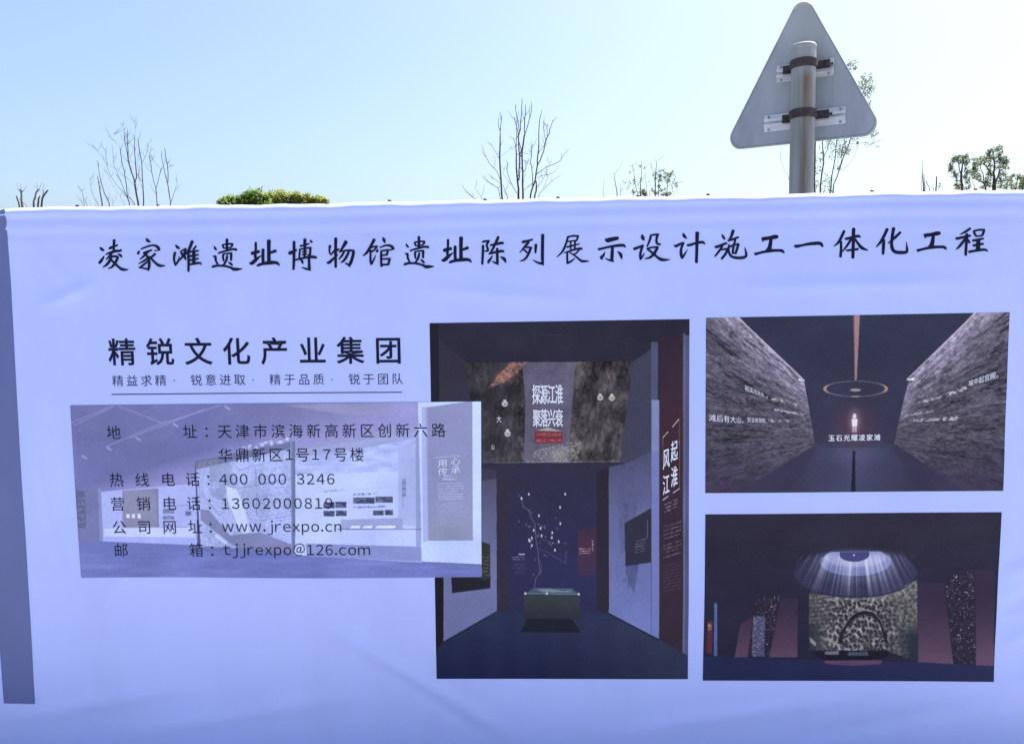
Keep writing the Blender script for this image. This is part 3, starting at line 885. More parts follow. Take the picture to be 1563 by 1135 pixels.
# the hall below the film
B.poly([(280, 24), (1010, 20), (930, 120), (930, 780), (360, 780), (360, 100)], (52, 50, 82))
hall = B.mask([(360, 90), (930, 90), (930, 780), (360, 780)])
B.paint(hall * np.clip((B.Y - 80) / 420, 0, 1), (46, 48, 96), .8)
B.paint(B.mask([(360, 90), (425, 110), (425, 780), (360, 780)]), (54, 48, 74), .8)
B.poly([(870, 70), (932, 40), (932, 780), (870, 770)], (46, 40, 62), .8)
B.paint(B.mask([(775, 360), (868, 345), (866, 590), (775, 600)]) * np.clip(1.1 - np.abs(B.Y - 460) / 190, 0, 1), (84, 50, 80), .8)
B.poly([(285, 110), (360, 100), (362, 780), (90, 930), (85, 580), (285, 560)], (112, 118, 172))
B.paint(B.mask([(285, 40), (360, 60), (360, 780), (285, 820)]) * np.clip(1 - (B.Y - 40) / 500, 0, 1), (66, 64, 92), .8)
B.poly([(45, 560), (90, 560), (90, 960), (50, 1000)], (24, 22, 44))
B.poly([(130, 600), (330, 590), (328, 660), (132, 684)], (36, 36, 60))
B.poly([(286, 420), (328, 435), (328, 610), (286, 620)], (52, 56, 62))
B.lines(288, 326, [500 + 18 * i for i in range(6)], .08, 3.5, (140, 140, 140), .6, 133)
# right wall with the dark panel
B.poly([(932, 40), (1030, 20), (1150, -40), (1150, 895), (932, 780)], (98, 102, 154))
mm = B.mask([(932, 40), (1030, 20), (1150, -40), (1150, 895), (932, 780)])
B.paint(mm * np.clip((B.Y - 250) / 650, 0, 1), (118, 130, 204), .8)
B.paint(mm * np.clip(1 - (B.Y) / 260, 0, 1), (72, 72, 108), .7)
vein = np.abs(fbm(B.X / 38, B.Y / 130, 71, 4) - .5)
B.paint(mm * np.clip(1 - vein * 22, 0, 1) * np.exp(-((B.X - 1030) / 60) ** 2) * (B.Y < 620), (60, 62, 104), .45)
B.poly([(975, 120), (1060, 60), (1080, 200), (1040, 420), (990, 500)], (82, 86, 132), .4)
B.poly([(1015, 500), (1085, 520), (1060, 680), (1040, 640), (1030, 660)], (74, 78, 124), .55)
B.poly([(1012, 325), (1148, 248), (1148, 522), (1016, 542)], (50, 50, 78))
B.lines(1066, 1122, [418, 432, 446, 460, 474], -.25, 3, (150, 150, 185), .7, 141)
B.line(1128, 310, 1128, 400, 2.5, (150, 150, 185), .6)
B.line(1148, 100, 1146, 895, 3, (70, 72, 120), .8)
B.poly([(1152, -40), (1188, -40), (1185, 912), (1152, 896)], (112, 120, 186), .9)
# text panels at the back
B.lines(440, 505, [500, 512], 0, 3, (140, 145, 190), .8, 151)
B.poly([(474, 481), (504, 481), (504, 489), (474, 489)], (170, 175, 220), .9)
B.lines(445, 505, [535 + 11 * i for i in range(5)], 0, 2.5, (90, 95, 140), .7, 157)
B.lines(780, 840, [456, 467, 478], 0, 3, (190, 185, 205), .9, 163)
B.lines(846, 854, [415 + 7 * i for i in range(8)], 0, 3, (190, 185, 205), .9, 167)
# hanging branch with little white birds
br = [(470, 178), (488, 200), (495, 240), (525, 262), (535, 295), (556, 330), (560, 400), (570, 460), (575, 520), (583, 575), (560, 610), (553, 655)]
for (a, b), (c_, d) in zip(br[:-1], br[1:]):
    B.line(a, b, c_, d, 2.6, (138, 138, 172), .8)
br = [(560, 385), (600, 412), (640, 425), (668, 432)], [(575, 455), (620, 475), (660, 500), (712, 530), (716, 465)], [(585, 590), (590, 540), (572, 500)], [(520, 262), (540, 255)]
for bb in br:
    for (a, b), (c_, d) in zip(bb[:-1], bb[1:]):
        B.line(a, b, c_, d, 2.2, (120, 112, 160), .7)
for (a, b) in ((525, 178), (710, 178), (684, 245), (576, 288), (685, 328), (550, 362), (585, 352), (590, 390), (644, 375), (642, 400), (677, 420), (540, 402), (530, 418), (526, 412), (540, 440), (658, 463), (488, 200)):
    B.paint((B.ell(a, b, 4, 8) < 1) * 1.0, (200, 205, 222), .95)
for i in range(26):                                                          # more of the small birds, scattered
    a, b = 545 + 70 * random.gauss(0, 1) * .9 + 45, 385 + 75 * random.gauss(0, 1)
    B.paint((B.ell(a, b, 2.2, 4.5) < 1) * 1.0, (170, 175, 200), .7)
# floor
fl = B.mask([(362, 778), (930, 778), (1190, 915), (1312, 985), (1340, 1000), (1345, 1130), (50, 1130), (60, 960), (90, 930)])
B.paint(fl, (38, 46, 88))
B.paint(fl * np.clip(1 - np.abs(B.Y - 800) / 120, 0, 1), (50, 58, 98), .6)
B.paint(fl * np.clip((B.Y - 900) / 200, 0, 1), (26, 32, 78), .7)
B.paint(fl * np.clip((B.X - 500) / 700, 0, 1) * np.clip((B.Y - 780) / 60, 0, 1), (66, 70, 98), .5)
B.paint(fl * (np.sin(B.X / 26 + 2 * fbm(B.X / 60, B.Y / 400, 5)) * .5 + .5), (58, 64, 104), .16)
B.line(360, 780, 90, 932, 7, (28, 32, 64), .9)
B.line(930, 782, 1186, 916, 7, (28, 32, 64), .9)
# glass table case
B.poly([(500, 690), (785, 690), (790, 810), (498, 810)], (58, 64, 82))
B.paint(B.mask([(500, 690), (785, 690), (790, 810), (498, 810)]) * np.clip((B.Y - 730) / 80, 0, 1), (42, 46, 70), .7)
B.poly([(545, 660), (750, 660), (785, 690), (505, 690)], (74, 88, 116))
B.line(505, 686, 782, 686, 3, (140, 150, 180), .8)
B.line(550, 660, 748, 660, 3, (110, 130, 160), .8)
B.poly([(560, 664), (640, 662), (700, 672), (740, 668), (745, 676), (600, 680)], (150, 165, 185), .6)
for a in (507, 617, 779):
    B.paint((B.ell(a, 686, 6, 6) < 1) * 1.0, (200, 205, 225))
B.poly([(515, 812), (745, 812), (790, 882), (485, 882)], (28, 30, 52), .85)
B.build('hall_picture', 'tall printed picture of a dark museum hall with a glass table', 0.0008, tone=((12, 12, 19), 1.06))

# --- picture: two rock walls and a ring lamp (upper right)
C = Pic([(1077.8, 485), (1542.5, 476.5), (1533, 749.5), (1075.8, 751.5)], base=(58, 59, 88))
C.frame(1070, 470, 3.170)
C.paint(np.clip((C.Y - 100) / 700, 0, 1), (62, 56, 88), .8)
C.c += (fbm(C.X / 200, C.Y / 200, 7)[..., None] - .5) * 7


def strata(lines_from, seed, poly, edge):
    vx, vy = 742, 610
    dx, dy = C.X - vx, C.Y - vy
    r = np.log(np.hypot(dx, dy * 1.2) + 30)
    a = np.arctan2(dy, np.abs(dx))
    a = a + .012 * fbm(C.X / 50, C.Y / 30, seed + 2, 3)
    s1 = np.clip((fbm(a * 40, r * 9, seed, 5, .7) - .5) * 1.7 + .5, 0, 1)
    s2 = np.clip((fbm(a * 95 + s1, r * 42, seed + 5, 4, .75) - .5) * 1.8 + .5, 0, 1)
    s3 = fbm(C.X / 16, C.Y / 10, seed + 9, 3)
    (ax, ay), (bx, by) = edge
    l = math.hypot(bx - ax, by - ay)
    dist = np.abs((C.X - ax) * (by - ay) - (C.Y - ay) * (bx - ax)) / l
    k = np.clip(dist / 330, 0, 1)
    base = 176 * (1 - k) ** 1.9 + 84 * (1 - (1 - k) ** 1.9)
    low = np.exp(-((dist - 330) / 110) ** 2) * 14
    tone = (base + low) * (0.46 + 0.46 * s1 + 0.42 * s2 + .22 * (s3 - .5))
    cr = np.clip(1 - np.abs(fbm(a * 34 + .1 * s3, r * 2.6, seed + 31, 4) - .5) * 20, 0, 1) * (vnoise(a * 20, r * 6, seed + 3) > .45)
    tone = tone * (1 - .5 * cr)
    colr = np.stack([tone * .98, tone * .93, tone * 1.08 + 10], -1)
    m = C.mask(poly)
    fade = np.clip((C.Y - 640) / 260, 0, 1) * .75
    colr = colr * (1 - fade[..., None]) + np.array((64, 54, 88.)) * fade[..., None]
    C.c = C.c * (1 - m[..., None]) + colr * m[..., None]


strata(0, 5, [(0, 40), (180, 40), (497, 352), (520, 480), (550, 660), (180, 890), (0, 890)], ((180, 45), (500, 352)))
strata(0, 77, [(1330, 15), (1520, 15), (1520, 890), (1290, 890), (935, 655), (985, 430), (1008, 345)], ((1335, 20), (995, 347)))
C.line(175, 42, 500, 352, 7, (196, 190, 215), .8)
C.line(1338, 18, 996, 347, 7, (196, 190, 215), .8)
C.poly([(470, 340), (503, 354), (470, 350)], (230, 228, 240))
C.poly([(1035, 335), (992, 348), (1030, 350)], (230, 228, 240))
for (xa, xb, ya, sl_p, hh) in ((315, 465, 427, .30, 8), (350, 500, 490, .17, 6), (325, 430, 542, .04, 7), (1060, 1180, 455, -.22, 7), (1190, 1290, 420, -.34, 10), (985, 1125, 522, -.17, 5), (1030, 1160, 543, -.03, 7), (1170, 1250, 538, -.05, 9)):
    C.lines(xa, xb, [ya], sl_p, hh, (196, 192, 218), .85, int(xa))
C.paint(C.mask([(560, 672), (925, 672), (1060, 890), (440, 890)]) * np.clip(1 - np.abs(C.X - 740) / 330, 0, 1), (74, 76, 114), .8)
C.glow(740, 700, 120, 60, (92, 96, 140), .5)
C.poly([(550, 655), (935, 655), (940, 675), (545, 675)], (66, 66, 98), .8)
C.poly([(733, 690), (745, 690), (748, 890), (726, 890)], (34, 32, 60))
C.poly([(735, 30), (768, 30), (752, 350), (741, 350)], (156, 124, 138))
C.poly([(735, 30), (741, 30), (743, 350), (741, 350)], (120, 84, 100))
C.glow(745, 580, 92, 95, (92, 62, 88), .6)
C.paint((C.ell(745, 580, 96, 98) < 1) * 1.0, (82, 64, 92), .25)
e = C.ell(747, 390, 150, 37)
C.paint((np.abs(e - 1) < .06) * 1.0, (138, 128, 142))
C.paint((np.abs(e - 1) < .11) * np.clip((np.abs(C.X - 747) - 125) / 20, 0, 1), (172, 140, 136), .8)
C.paint((C.ell(746, 396, 26, 7) < 1) * 1.0, (150, 140, 156))
C.paint((C.ell(746, 427, 24, 3.5) < 1) * 1.0, (150, 140, 150))
C.glow(742, 550, 26, 50, (200, 170, 195), .55)                            # small pale figurine on its stand
C.poly([(732, 522), (737, 510), (746, 510), (751, 522), (748, 535), (735, 535)], (215, 205, 225))
C.poly([(728, 536), (756, 536), (754, 572), (730, 572)], (226, 218, 236))
C.poly([(731, 574), (753, 574), (752, 600), (744, 600), (742, 585), (739, 600), (731, 600)], (180, 160, 190))
C.build('rock_wall_picture', 'printed picture of two rock walls leading to a ring lamp', 0.0008, tone=((14, 12, 17), 1.06))

# --- picture: round skylight over a stage (lower right)
D = Pic([(1076, 783.8), (1530.8, 782.2), (1515.4, 1038.7), (1072.3, 1037.2)], base=(41, 40, 66))
D.frame(1060, 770, 3.107)
D.paint(np.exp(-((D.Y - 100) / 200) ** 2), (50, 47, 66), .7)
D.c += (fbm(D.X / 120, D.Y / 40, 5)[..., None] - .5) * 6
D.poly([(30, 712), (620, 735), (1060, 742), (1440, 765), (1440, 850), (30, 850)], (42, 48, 88))
for pp in ([(215, 560), (275, 525), (258, 718), (188, 720)], [(410, 440), (488, 440), (486, 720), (352, 720)],
           [(1062, 370), (1185, 372), (1225, 753), (1058, 742)], [(1335, 312), (1425, 312), (1418, 762), (1333, 758)]):
    m = D.mask(pp)
    D.paint(m, (56, 46, 72))
    D.paint(m * np.clip((D.Y - 420) / 320, 0, 1) ** 1.4, (112, 86, 112), .85)
for pp, sd_ in (([(285, 440), (408, 425), (352, 716), (250, 716)], 3), ([(1190, 350), (1328, 312), (1332, 756), (1228, 750)], 8)):
    m = D.mask(pp)
    D.paint(m, (46, 40, 62))
    n1 = vnoise(D.X / 6.5, D.Y / 5.0, sd_)
    D.paint(m * (n1 > .86), (176, 172, 200), .85)
    D.paint(m * (vnoise(D.X / 9, D.Y / 7, sd_ + 2) > .8), (92, 80, 112), .6)
m = D.mask([(276, 524), (332, 526), (330, 716), (270, 715)])
D.paint(m, (88, 88, 124), .85)
D.paint(m * (vnoise(D.X / 7, D.Y / 5, 91) > .72), (160, 162, 196), .6)
D.poly([(50, 450), (104, 450), (106, 715), (48, 712)], (38, 40, 66))
D.poly([(90, 460), (104, 460), (107, 713), (90, 713)], (96, 110, 164), .9)
D.poly([(57, 545), (84, 545), (82, 700), (55, 700)], (96, 50, 66), .9)
D.poly([(62, 558), (78, 558), (78, 588), (62, 588)], (196, 172, 130), .8)
D.paint(D.mask([(62, 558), (78, 558), (78, 588), (62, 588)]) * (vnoise(D.X / 3, D.Y / 3, 5) > .5), (96, 50, 66))
# screen with the excavated ground
m = D.mask([(543, 420), (700, 436), (820, 436), (960, 400), (1060, 358), (1056, 742), (915, 690), (540, 686)])
n2 = fbm(D.X / 16, D.Y / 12, 61, 3)
ter = 60 + 128 * np.clip((n2 - .5) * 1.6 + .55, 0, 1) * np.clip(1.25 - np.abs(D.X - 780) / 330, .4, 1)
D.c = D.c * (1 - m[..., None]) + np.stack([ter * 1.0, ter * .98, ter * .96 + 8], -1) * m[..., None]


def cells(X, Y, seed):
    best = np.full(X.shape, 9.0)
    xi, yi = np.floor(X), np.floor(Y)
    for dx in (-1, 0, 1):
        for dy in (-1, 0, 1):
            cx, cy = xi + dx, yi + dy
            jx = vnoise(cx + .001, cy + .001, seed); jy = vnoise(cx + .001, cy + .001, seed + 9)
            best = np.minimum(best, (cx + .15 + .7 * jx - X) ** 2 + (cy + .15 + .7 * jy - Y) ** 2)
    return np.sqrt(best)


wb = fbm(D.X / 40, D.Y / 30, 44, 3) * 1.2
cd_ = cells(D.X / 19 + wb, D.Y / 23 + wb, 3)                                 # dug pits, irregular
pit = np.clip((.46 - cd_ + (n2 - .5) * .35) * 9, 0, 1)
D.paint(m * pit * np.clip(1.5 - np.abs(D.X - 790) / 200, 0, 1) * np.clip((D.Y - 430) / 30, 0, 1), (44, 43, 56), .88)
D.paint(m * np.clip(.25 - cd_, 0, 1) * 0, (0, 0, 0))
D.paint(m * (D.X < 660) * np.clip(1 - (D.Y - 560) / 40, 0, 1) * (np.sin(D.Y / 3.2 + D.X / 30) > .2), (60, 60, 72), .6)
D.paint(m * np.clip((620 - D.X) / 60, 0, 1) * (D.Y > 560), (40, 44, 62), .7)
D.paint(m * np.clip((D.X - 960) / 60, 0, 1) * np.clip((D.Y - 560) / 60, 0, 1), (38, 46, 66), .85)
D.paint(m * np.clip((D.X - 950) / 50, 0, 1) * (fbm(D.X / 9, D.Y / 9, 15) > .58) * (D.Y < 560), (138, 146, 134), .7)
arch = [(688, 655), (700, 600), (735, 545), (770, 518), (810, 510), (850, 518), (885, 560), (903, 610), (905, 650)]
for (a, b), (c_, d) in zip(arch[:-1], arch[1:]):
    D.line(a, b, c_, d, 17, (32, 31, 44), .92)
for (a, b), (c_, d) in zip(arch[1:-2], arch[2:-1]):
    D.line(a, b - 11, c_, d - 11, 4, (156, 152, 150), .7)
D.poly([(545, 625), (575, 650), (572, 668), (548, 650)], (165, 165, 160), .8)
D.poly([(625, 620), (690, 660), (686, 672), (640, 650)], (150, 150, 150), .7)
# stage
D.poly([(575, 690), (915, 688), (918, 710), (880, 738), (620, 738), (560, 700)], (26, 26, 46))
D.poly([(610, 735), (890, 732), (880, 752), (750, 760), (620, 750)], (106, 74, 108), .9)
D.poly([(620, 692), (685, 690), (680, 708), (612, 706)], (130, 134, 160), .8)
D.poly([(728, 694), (820, 694), (824, 712), (722, 712)], (90, 100, 120), .8)
D.lines(700, 790, [683], 0, 4, (200, 205, 225), .8, 19)
# ceiling drum and its opening
D.paint((D.ell(766, 325, 296, 118) < 1) * (D.Y < 445) * (1 - D.mask([(1000, 385), (1060, 358), (1060, 450), (1000, 450)])), (54, 55, 86), .95)
fade = np.clip(1 - (D.Y - 225) / 190, 0, 1)
D.paint(np.clip((1 - D.ell(766, 300, 225, 88)) * 1.6, 0, 1), (78, 80, 116), .75)
D.paint((D.ell(766, 272, 170, 66) < 1) * (D.Y > 222) * 1.0, (116, 122, 178), .95)
D.paint((D.ell(766, 250, 150, 45) < 1) * (D.Y > 222) * 1.0, (150, 156, 208), .6)
ang = np.arctan2(D.X - 766, D.Y + 120)
rays = np.clip(fbm(ang * 40, ang * 0 + 2.2, 88, 4, .75) * 3.6 - 1.5, 0, 1)
env = np.clip((D.Y - 224) / 25, 0, 1) * np.clip((470 - D.Y) / 180, 0, 1) * np.clip(1.15 - np.abs(D.X - 766) / 260, 0, 1)
D.paint(rays * env, (208, 212, 240), .9)
D.glow(766, 262, 120, 34, (214, 218, 244), .45)
D.paint((D.ell(760, 235, 72, 36) < 1) * (D.Y > 224) * 1.0, (66, 68, 122), .95)
D.paint((D.ell(758, 239, 4, 4) < 1) * 1.0, (220, 225, 250))
th = np.linspace(.12, math.pi - .12, 40)
for a, b in zip(th[:-1], th[1:]):
    D.line(766 + 292 * math.cos(a), 325 + 112 * math.sin(a), 766 + 292 * math.cos(b), 325 + 112 * math.sin(b), 3, (26, 26, 50), .8)
D.build('skylight_picture', 'printed picture of a round skylight with beams over an excavation', 0.0008)

# --- picture: pale exhibition room behind the contact text (left)
A = Pic([(107.3, 618.5), (734.5, 612), (735, 880.3), (122, 882.2)], base=(112, 112, 166))
A.frame(100, 490, 4.54)
A.c += (fbm(A.X / 300, A.Y / 200, 5)[..., None] - .5) * 8
A.paint(np.clip((A.X - 900) / 1600, 0, 1), (140, 138, 180), .8)
A.poly([(1500, 580), (2960, 550), (2700, 620), (2430, 660), (1900, 640)], (150, 148, 190), .5)
for l_ in ((40, 705, 330, 582), (60, 720, 340, 588), (360, 585, 700, 718), (700, 700, 1080, 580), (440, 810, 960, 612), (440, 800, 700, 690), (280, 870, 440, 800)):
    A.line(*l_, 7, (148, 146, 196), .6)
for (a, b) in ((130, 940), (300, 882), (500, 815), (760, 720), (1120, 600)):
    A.line(a - 18, b - 10, a + 18, b + 12, 12, (160, 158, 205), .7)
# soffit and long wall
t1 = np.clip((A.Y - (1180 - .30 * A.X)) / 160, 0, 1)
A.paint(t1 * (A.Y < 1300), (146, 142, 202), .9)
A.frame(100, 680, 4.884)
A.poly([(60, 325), (250, 325), (260, 715), (100, 722)], (116, 118, 168))
A.poly([(72, 330), (140, 340), (150, 610), (90, 620)], (96, 98, 140), .8)
A.lines(90, 140, [400, 430, 480, 520, 560], 0, 14, (150, 150, 190), .5, 5)
A.poly([(250, 345), (975, 282), (975, 745), (265, 715)], (160, 164, 224))
A.poly([(420, 335), (690, 318), (690, 612), (420, 612)], (132, 130, 168))
A.poly([(240, 320), (262, 320), (275, 716), (250, 716)], (132, 134, 186))
A.poly([(280, 618), (960, 605), (960, 690), (285, 678)], (178, 182, 240))
A.poly([(285, 678), (960, 688), (960, 745), (285, 714)], (156, 160, 226))
A.line(670, 320, 690, 612, 8, (112, 112, 158), .7)
for (a, b, c_, d) in ((722, 470, 805, 506), (722, 525, 805, 550), (890, 490, 932, 524)):
    A.poly([(a, b), (c_, b), (c_, d), (a, d)], (104, 104, 146), .85)
A.lines(724, 805, [480, 495, 532, 544], 0, 6, (150, 150, 190), .7, 7)
for a in (462, 502, 545):
    A.poly([(a - 12, 510), (a + 12, 510), (a + 12, 542), (a - 12, 542)], (196, 202, 245), .85)
A.line(830, 448, 930, 440, 4, (110, 112, 160), .7)
A.line(700, 612, 960, 606, 4, (100, 104, 160), .7)
# floor
A.poly([(80, 722), (290, 716), (960, 748), (1300, 770), (3100, 900), (3100, 1010), (60, 1010)], (112, 116, 178))
A.frame(400, 680, 4.342)
A.poly([(-1400, 720), (0, 700), (300, 725), (1060, 770), (1460, 790), (1460, 880), (-1400, 880)], (112, 116, 180), 1)
A.paint((A.Y > 700) * np.clip((fbm(A.X / 260, A.Y / 26, 9) - .35) * 2, 0, 1) * A.mask([(-1400, 690), (0, 700), (300, 725), (1060, 770), (1460, 790), (1460, 880), (-1400, 880)]), (140, 142, 208), .4)
# bright right-hand room
A.poly([(215, 40), (360, 10), (1050, -100), (1060, 770), (215, 720)], (170, 178, 236))
A.paint(A.mask([(215, 40), (1050, -60), (1050, 160), (215, 190)]) * np.clip(fbm(A.X / 90, A.Y / 30, 31) * 2 - .5, 0, 1), (140, 146, 200), .7)
A.poly([(215, 30), (360, -20), (1040, -140), (1040, -60), (700, 10), (215, 80)], (146, 148, 198), .8)
A.poly([(905, 20), (1050, -60), (1050, 530), (905, 520)], (156, 162, 216), .9)
A.poly([(1020, -100), (1052, -110), (1056, 740), (1022, 740)], (136, 140, 192), .8)
A.lines(406, 545, [302], -.08, 5, (110, 114, 168), .8, 13)
A.lines(606, 765, [322], -.06, 6, (96, 98, 150), .9, 15)
A.lines(606, 815, [406], -.03, 6, (96, 98, 150), .9, 16)
A.line(610, 290, 868, 270, 2, (130, 134, 190), .7)
for (a, b, c_, d) in ((408, 372, 482, 412), (487, 370, 560, 410), (408, 430, 482, 466), (490, 428, 562, 464), (606, 340, 748, 380), (754, 334, 868, 374), (737, 426, 808, 458), (815, 422, 870, 456)):
    m = A.mask([(a, b), (c_, b), (c_, d), (a, d)])
    n3 = fbm(A.X / 22, A.Y / 9, int(a), 4)
    A.c = A.c * (1 - m[..., None]) + (np.array((70, 72, 108.)) + 120 * np.clip(n3 - .35, 0, 1)[..., None]) * m[..., None]
for i, y in enumerate(range(214, 330, 20)):
    A.poly([(930, y), (956, y), (956, y + 16), (930, y + 16)], (92, 92, 140), .7 * (0.6 + .4 * (i % 2)))
    A.line(934, y + 8, 952, y + 8, 3, (170, 178, 236), .8)
A.lines(930, 942, list(range(335, 415, 7)), 0, 2.5, (120, 124, 176), .7, 22)
A.poly([(525, 488), (930, 474), (935, 548), (525, 550)], (146, 148, 200))
A.line(500, 550, 1055, 549, 5, (92, 92, 140), .8)
for (a, c_) in ((590, 655), (672, 735), (756, 888)):
    A.poly([(a + 8, 526), (c_, 526), (c_ - 6, 544), (a - 6, 544)], (196, 200, 246))
A.poly([(290, 645), (1055, 665), (1056, 765), (300, 728)], (132, 136, 194))
A.line(300, 645, 1055, 665, 4, (150, 154, 214), .7)
# end column with its text panel
A.poly([(1035, -300), (1455, -330), (1458, 786), (1062, 768)], (176, 186, 246))
A.poly([(1085, -255), (1395, -300), (1398, 624), (1102, 626)], (134, 134, 180))
A.paint(A.mask([(1085, -255), (1395, -300), (1398, 624), (1102, 626)]) * np.clip((A.Y - 300) / 330, 0, 1), (140, 144, 178), .6)
A.poly([(1060, -255), (1100, -260), (1104, 626), (1068, 640)], (150, 152, 206), .7)
A.line(1150, 76, 1318, 62, 2.5, (196, 200, 236), .8)
A.lines(1165, 1335, [248 + 17 * i for i in range(7)], -.02, 3.5, (190, 194, 230), .6, 33)
A.lines(1155, 1335, [380 + 15 * i for i in range(11)], -.02, 2.5, (165, 168, 212), .5, 44)
A.lines(1195, 1290, [198, 214, 222], -.03, 4, (190, 194, 230), .8, 46)
A.line(1062, 768, 1458, 788, 6, (90, 94, 150), .8)
# site map panel
A.frame(280, 670, 5.97)
mp_ = [(97, 205), (975, 12), (1015, 20), (1015, 960), (985, 1010), (145, 985)]
A.poly(mp_, (132, 136, 182))
A.poly([(985, 15), (1018, 20), (1020, 1000), (992, 1000)], (112, 116, 158))
A.poly([(97, 205), (115, 200), (150, 985), (128, 985)], (92, 92, 140))
A.poly([(97, 205), (975, 12), (975, 85), (105, 275)], (112, 114, 158))
mm = A.mask([(110, 278), (972, 92), (985, 960), (600, 1000), (152, 975)])
A.paint(mm, (164, 170, 226))
land = fbm(A.X / 120, A.Y / 140, 52, 4)
A.paint(mm * (land > .56), (148, 156, 204), .6)
A.paint(A.mask([(230, 250), (480, 200), (500, 470), (420, 440), (330, 560), (240, 520)]) * np.clip(land * 2.4 - .5, 0, 1), (136, 142, 188), .8)
for dirx, diry, sp_, sd_ in ((1, .22, 38, 3), (-.2, 1, 44, 4), (.75, .8, 60, 5)):
    u_ = (A.X * diry - A.Y * dirx) / sp_ + 1.1 * fbm(A.X / 120, A.Y / 120, 60 + sd_, 3) + 2
    rid = np.abs((u_ % 1) - .5)
    gate = vnoise(A.X / 90, A.Y / 90, 70 + sd_) > .42
    A.paint(mm * (rid > .468) * gate, (118, 124, 180), .6)
for l_ in ((500, 290, 700, 225), (500, 450, 985, 360), (655, 250, 665, 700), (400, 520, 470, 740), (545, 640, 640, 760), (700, 745, 985, 690), (180, 520, 330, 700), (330, 700, 400, 580)):
    A.line(*l_, 5, (112, 116, 170), .8)
A.poly([(385, 430), (480, 460), (560, 640), (600, 850), (540, 860), (470, 740), (400, 560)], (184, 192, 248))
A.poly([(150, 640), (230, 650), (420, 880), (560, 860), (700, 850), (985, 955), (985, 1000), (500, 1000), (400, 930), (150, 740)], (126, 126, 174), .95)
A.poly([(290, 870), (400, 940), (385, 965), (280, 890)], (188, 196, 248), .8)
A.lines(680, 970, [170 + 60 * i for i in range(12)], -.15, 3, (110, 114, 164), .7, 71)
A.lines(130, 185, [350 + 22 * i for i in range(9)], 0, 3, (112, 116, 164), .6, 73)
A.lines(480, 960, [105], -.215, 26, (184, 192, 240), .8, 75)
A.build('contact_picture', 'pale printed picture of an exhibition room behind the contact details', 0.0016, tone=((5, 1, 10), 1.05, 1.22))

characters('contact_character', None, contact, ink, 0.0024)

# white lettering inside the pictures
wl = heavy(run('玉石光耀凌家滩', 1268.2, 667.7, 1338.4, 666.9, 10.3), .4)
for ch, a, b in (('用', 676.2, 705.6), ('心', 695.8, 703.2), ('传', 676.2, 718.6), ('承', 695.8, 716)):
    wl.append(put(ch, a, b, (15.5, -1.6), (0, -12.5)))
for ch, a, b in zip('探源江淮', (818, 829.6, 841.3, 853), (601, 601, 601, 601)):
    wl += heavy([put(ch, a, b, (12.4, -.1), (0, -32))], .7)
for ch, a, b in zip('聚落兴衰', (818.8, 830, 841.5, 853), (637, 637, 637, 637)):
    wl += heavy([put(ch, a, b, (12.2, -.1), (0, -29))], .7)
for ch, a, b in (('起', 1028.6, 687), ('风', 1016.4, 699), ('淮', 1028.6, 726), ('江', 1016.2, 738)):
    wl += heavy([put(ch, a, b, (10.6, -4.6), (0, -33))], .4)
wl.append(put('大', 761.8, 638.8, (8, 0), (0, -11)))
wl.append(put('山', 752.5, 681, (5, 0), (0, -9)))
# verses running along the two rock walls, shrinking with distance
def verse(text, pts):
    """pts: (x, y, width, height) at the start and end, in pixels"""
    (xa, ya, wa, ha), (xb, yb, wb, hb) = pts
    o, n = [], len(text)
    tot = sum(wa + (wb - wa) * i / (n - 1) for i in range(n))
    x = 0
    for i, ch in enumerate(text):
        w_ = wa + (wb - wa) * i / (n - 1)
        h_ = ha + (hb - ha) * i / (n - 1)
        t = (x + w_ / 2) / tot
        cx, cy = xa + (xb - xa) * t, ya + (yb - ya) * t
        ww = w_ / tot * (xb - xa)
        if ch != ' ':
            o.append(put(ch, cx, cy, (ww, ww * (yb - ya) / (xb - xa)), (0, -h_)))
        x += w_
    return o


wl += verse('滩后有大山，', ((1081, 636.5, 13, 12), (1139, 641, 8.5, 10.5)))
wl += verse('安全有保障，', ((1139.5, 639.8, 6.4, 8.5), (1171, 641.5, 4.5, 6.5)))
wl += verse('裕溪河流淌，', ((1136, 591, 6.8, 9.5), (1169.5, 604.5, 4.5, 6.5)))
wl += verse('城中起宫殿。', ((1479, 585.5, 7.5, 9.5), (1531, 569, 9.5, 12)))
tag(lettering_mesh('white_lettering', wl, wink, 0.0024), 'white lettering inside the printed pictures', kind='stuff')
ml = verse('凌家滩国', ((299, 711, 8.6, 8.6), (332, 703.5, 8.6, 8.6)))
tag(lettering_mesh('map_title_lettering', ml, wink2, 0.0024), 'pale lettering along the top of the site map', kind='stuff')

# printed grey-blue strip at the left end
Q = [(-46, 330), (8, 319), (53.5, 1074), (5.5, 1073)]
strip = MB()
nxs, nys = 6, 60
for j in range(nys + 1):
    for i in range(nxs + 1):
        u, v = i / nxs, j / nys
        px = (Q[0][0] * (1 - u) + Q[1][0] * u) * (1 - v) + (Q[3][0] * (1 - u) + Q[2][0] * u) * v
        py = (Q[0][1] * (1 - u) + Q[1][1] * u) * (1 - v) + (Q[3][1] * (1 - u) + Q[2][1] * u) * v
        X, Z = P(px, py)
        strip.v.append(surf(X, Z, 0.0008))
strip.f = [(j * (nxs + 1) + i, (j + 1) * (nxs + 1) + i, (j + 1) * (nxs + 1) + i + 1, j * (nxs + 1) + i + 1) for j in range(nys) for i in range(nxs)]
tag(strip.build('printed_strip', vinyl('strip_print', tuple(print_albedo((86, 98, 158)))), ban), 'grey-blue strip printed at the left end')

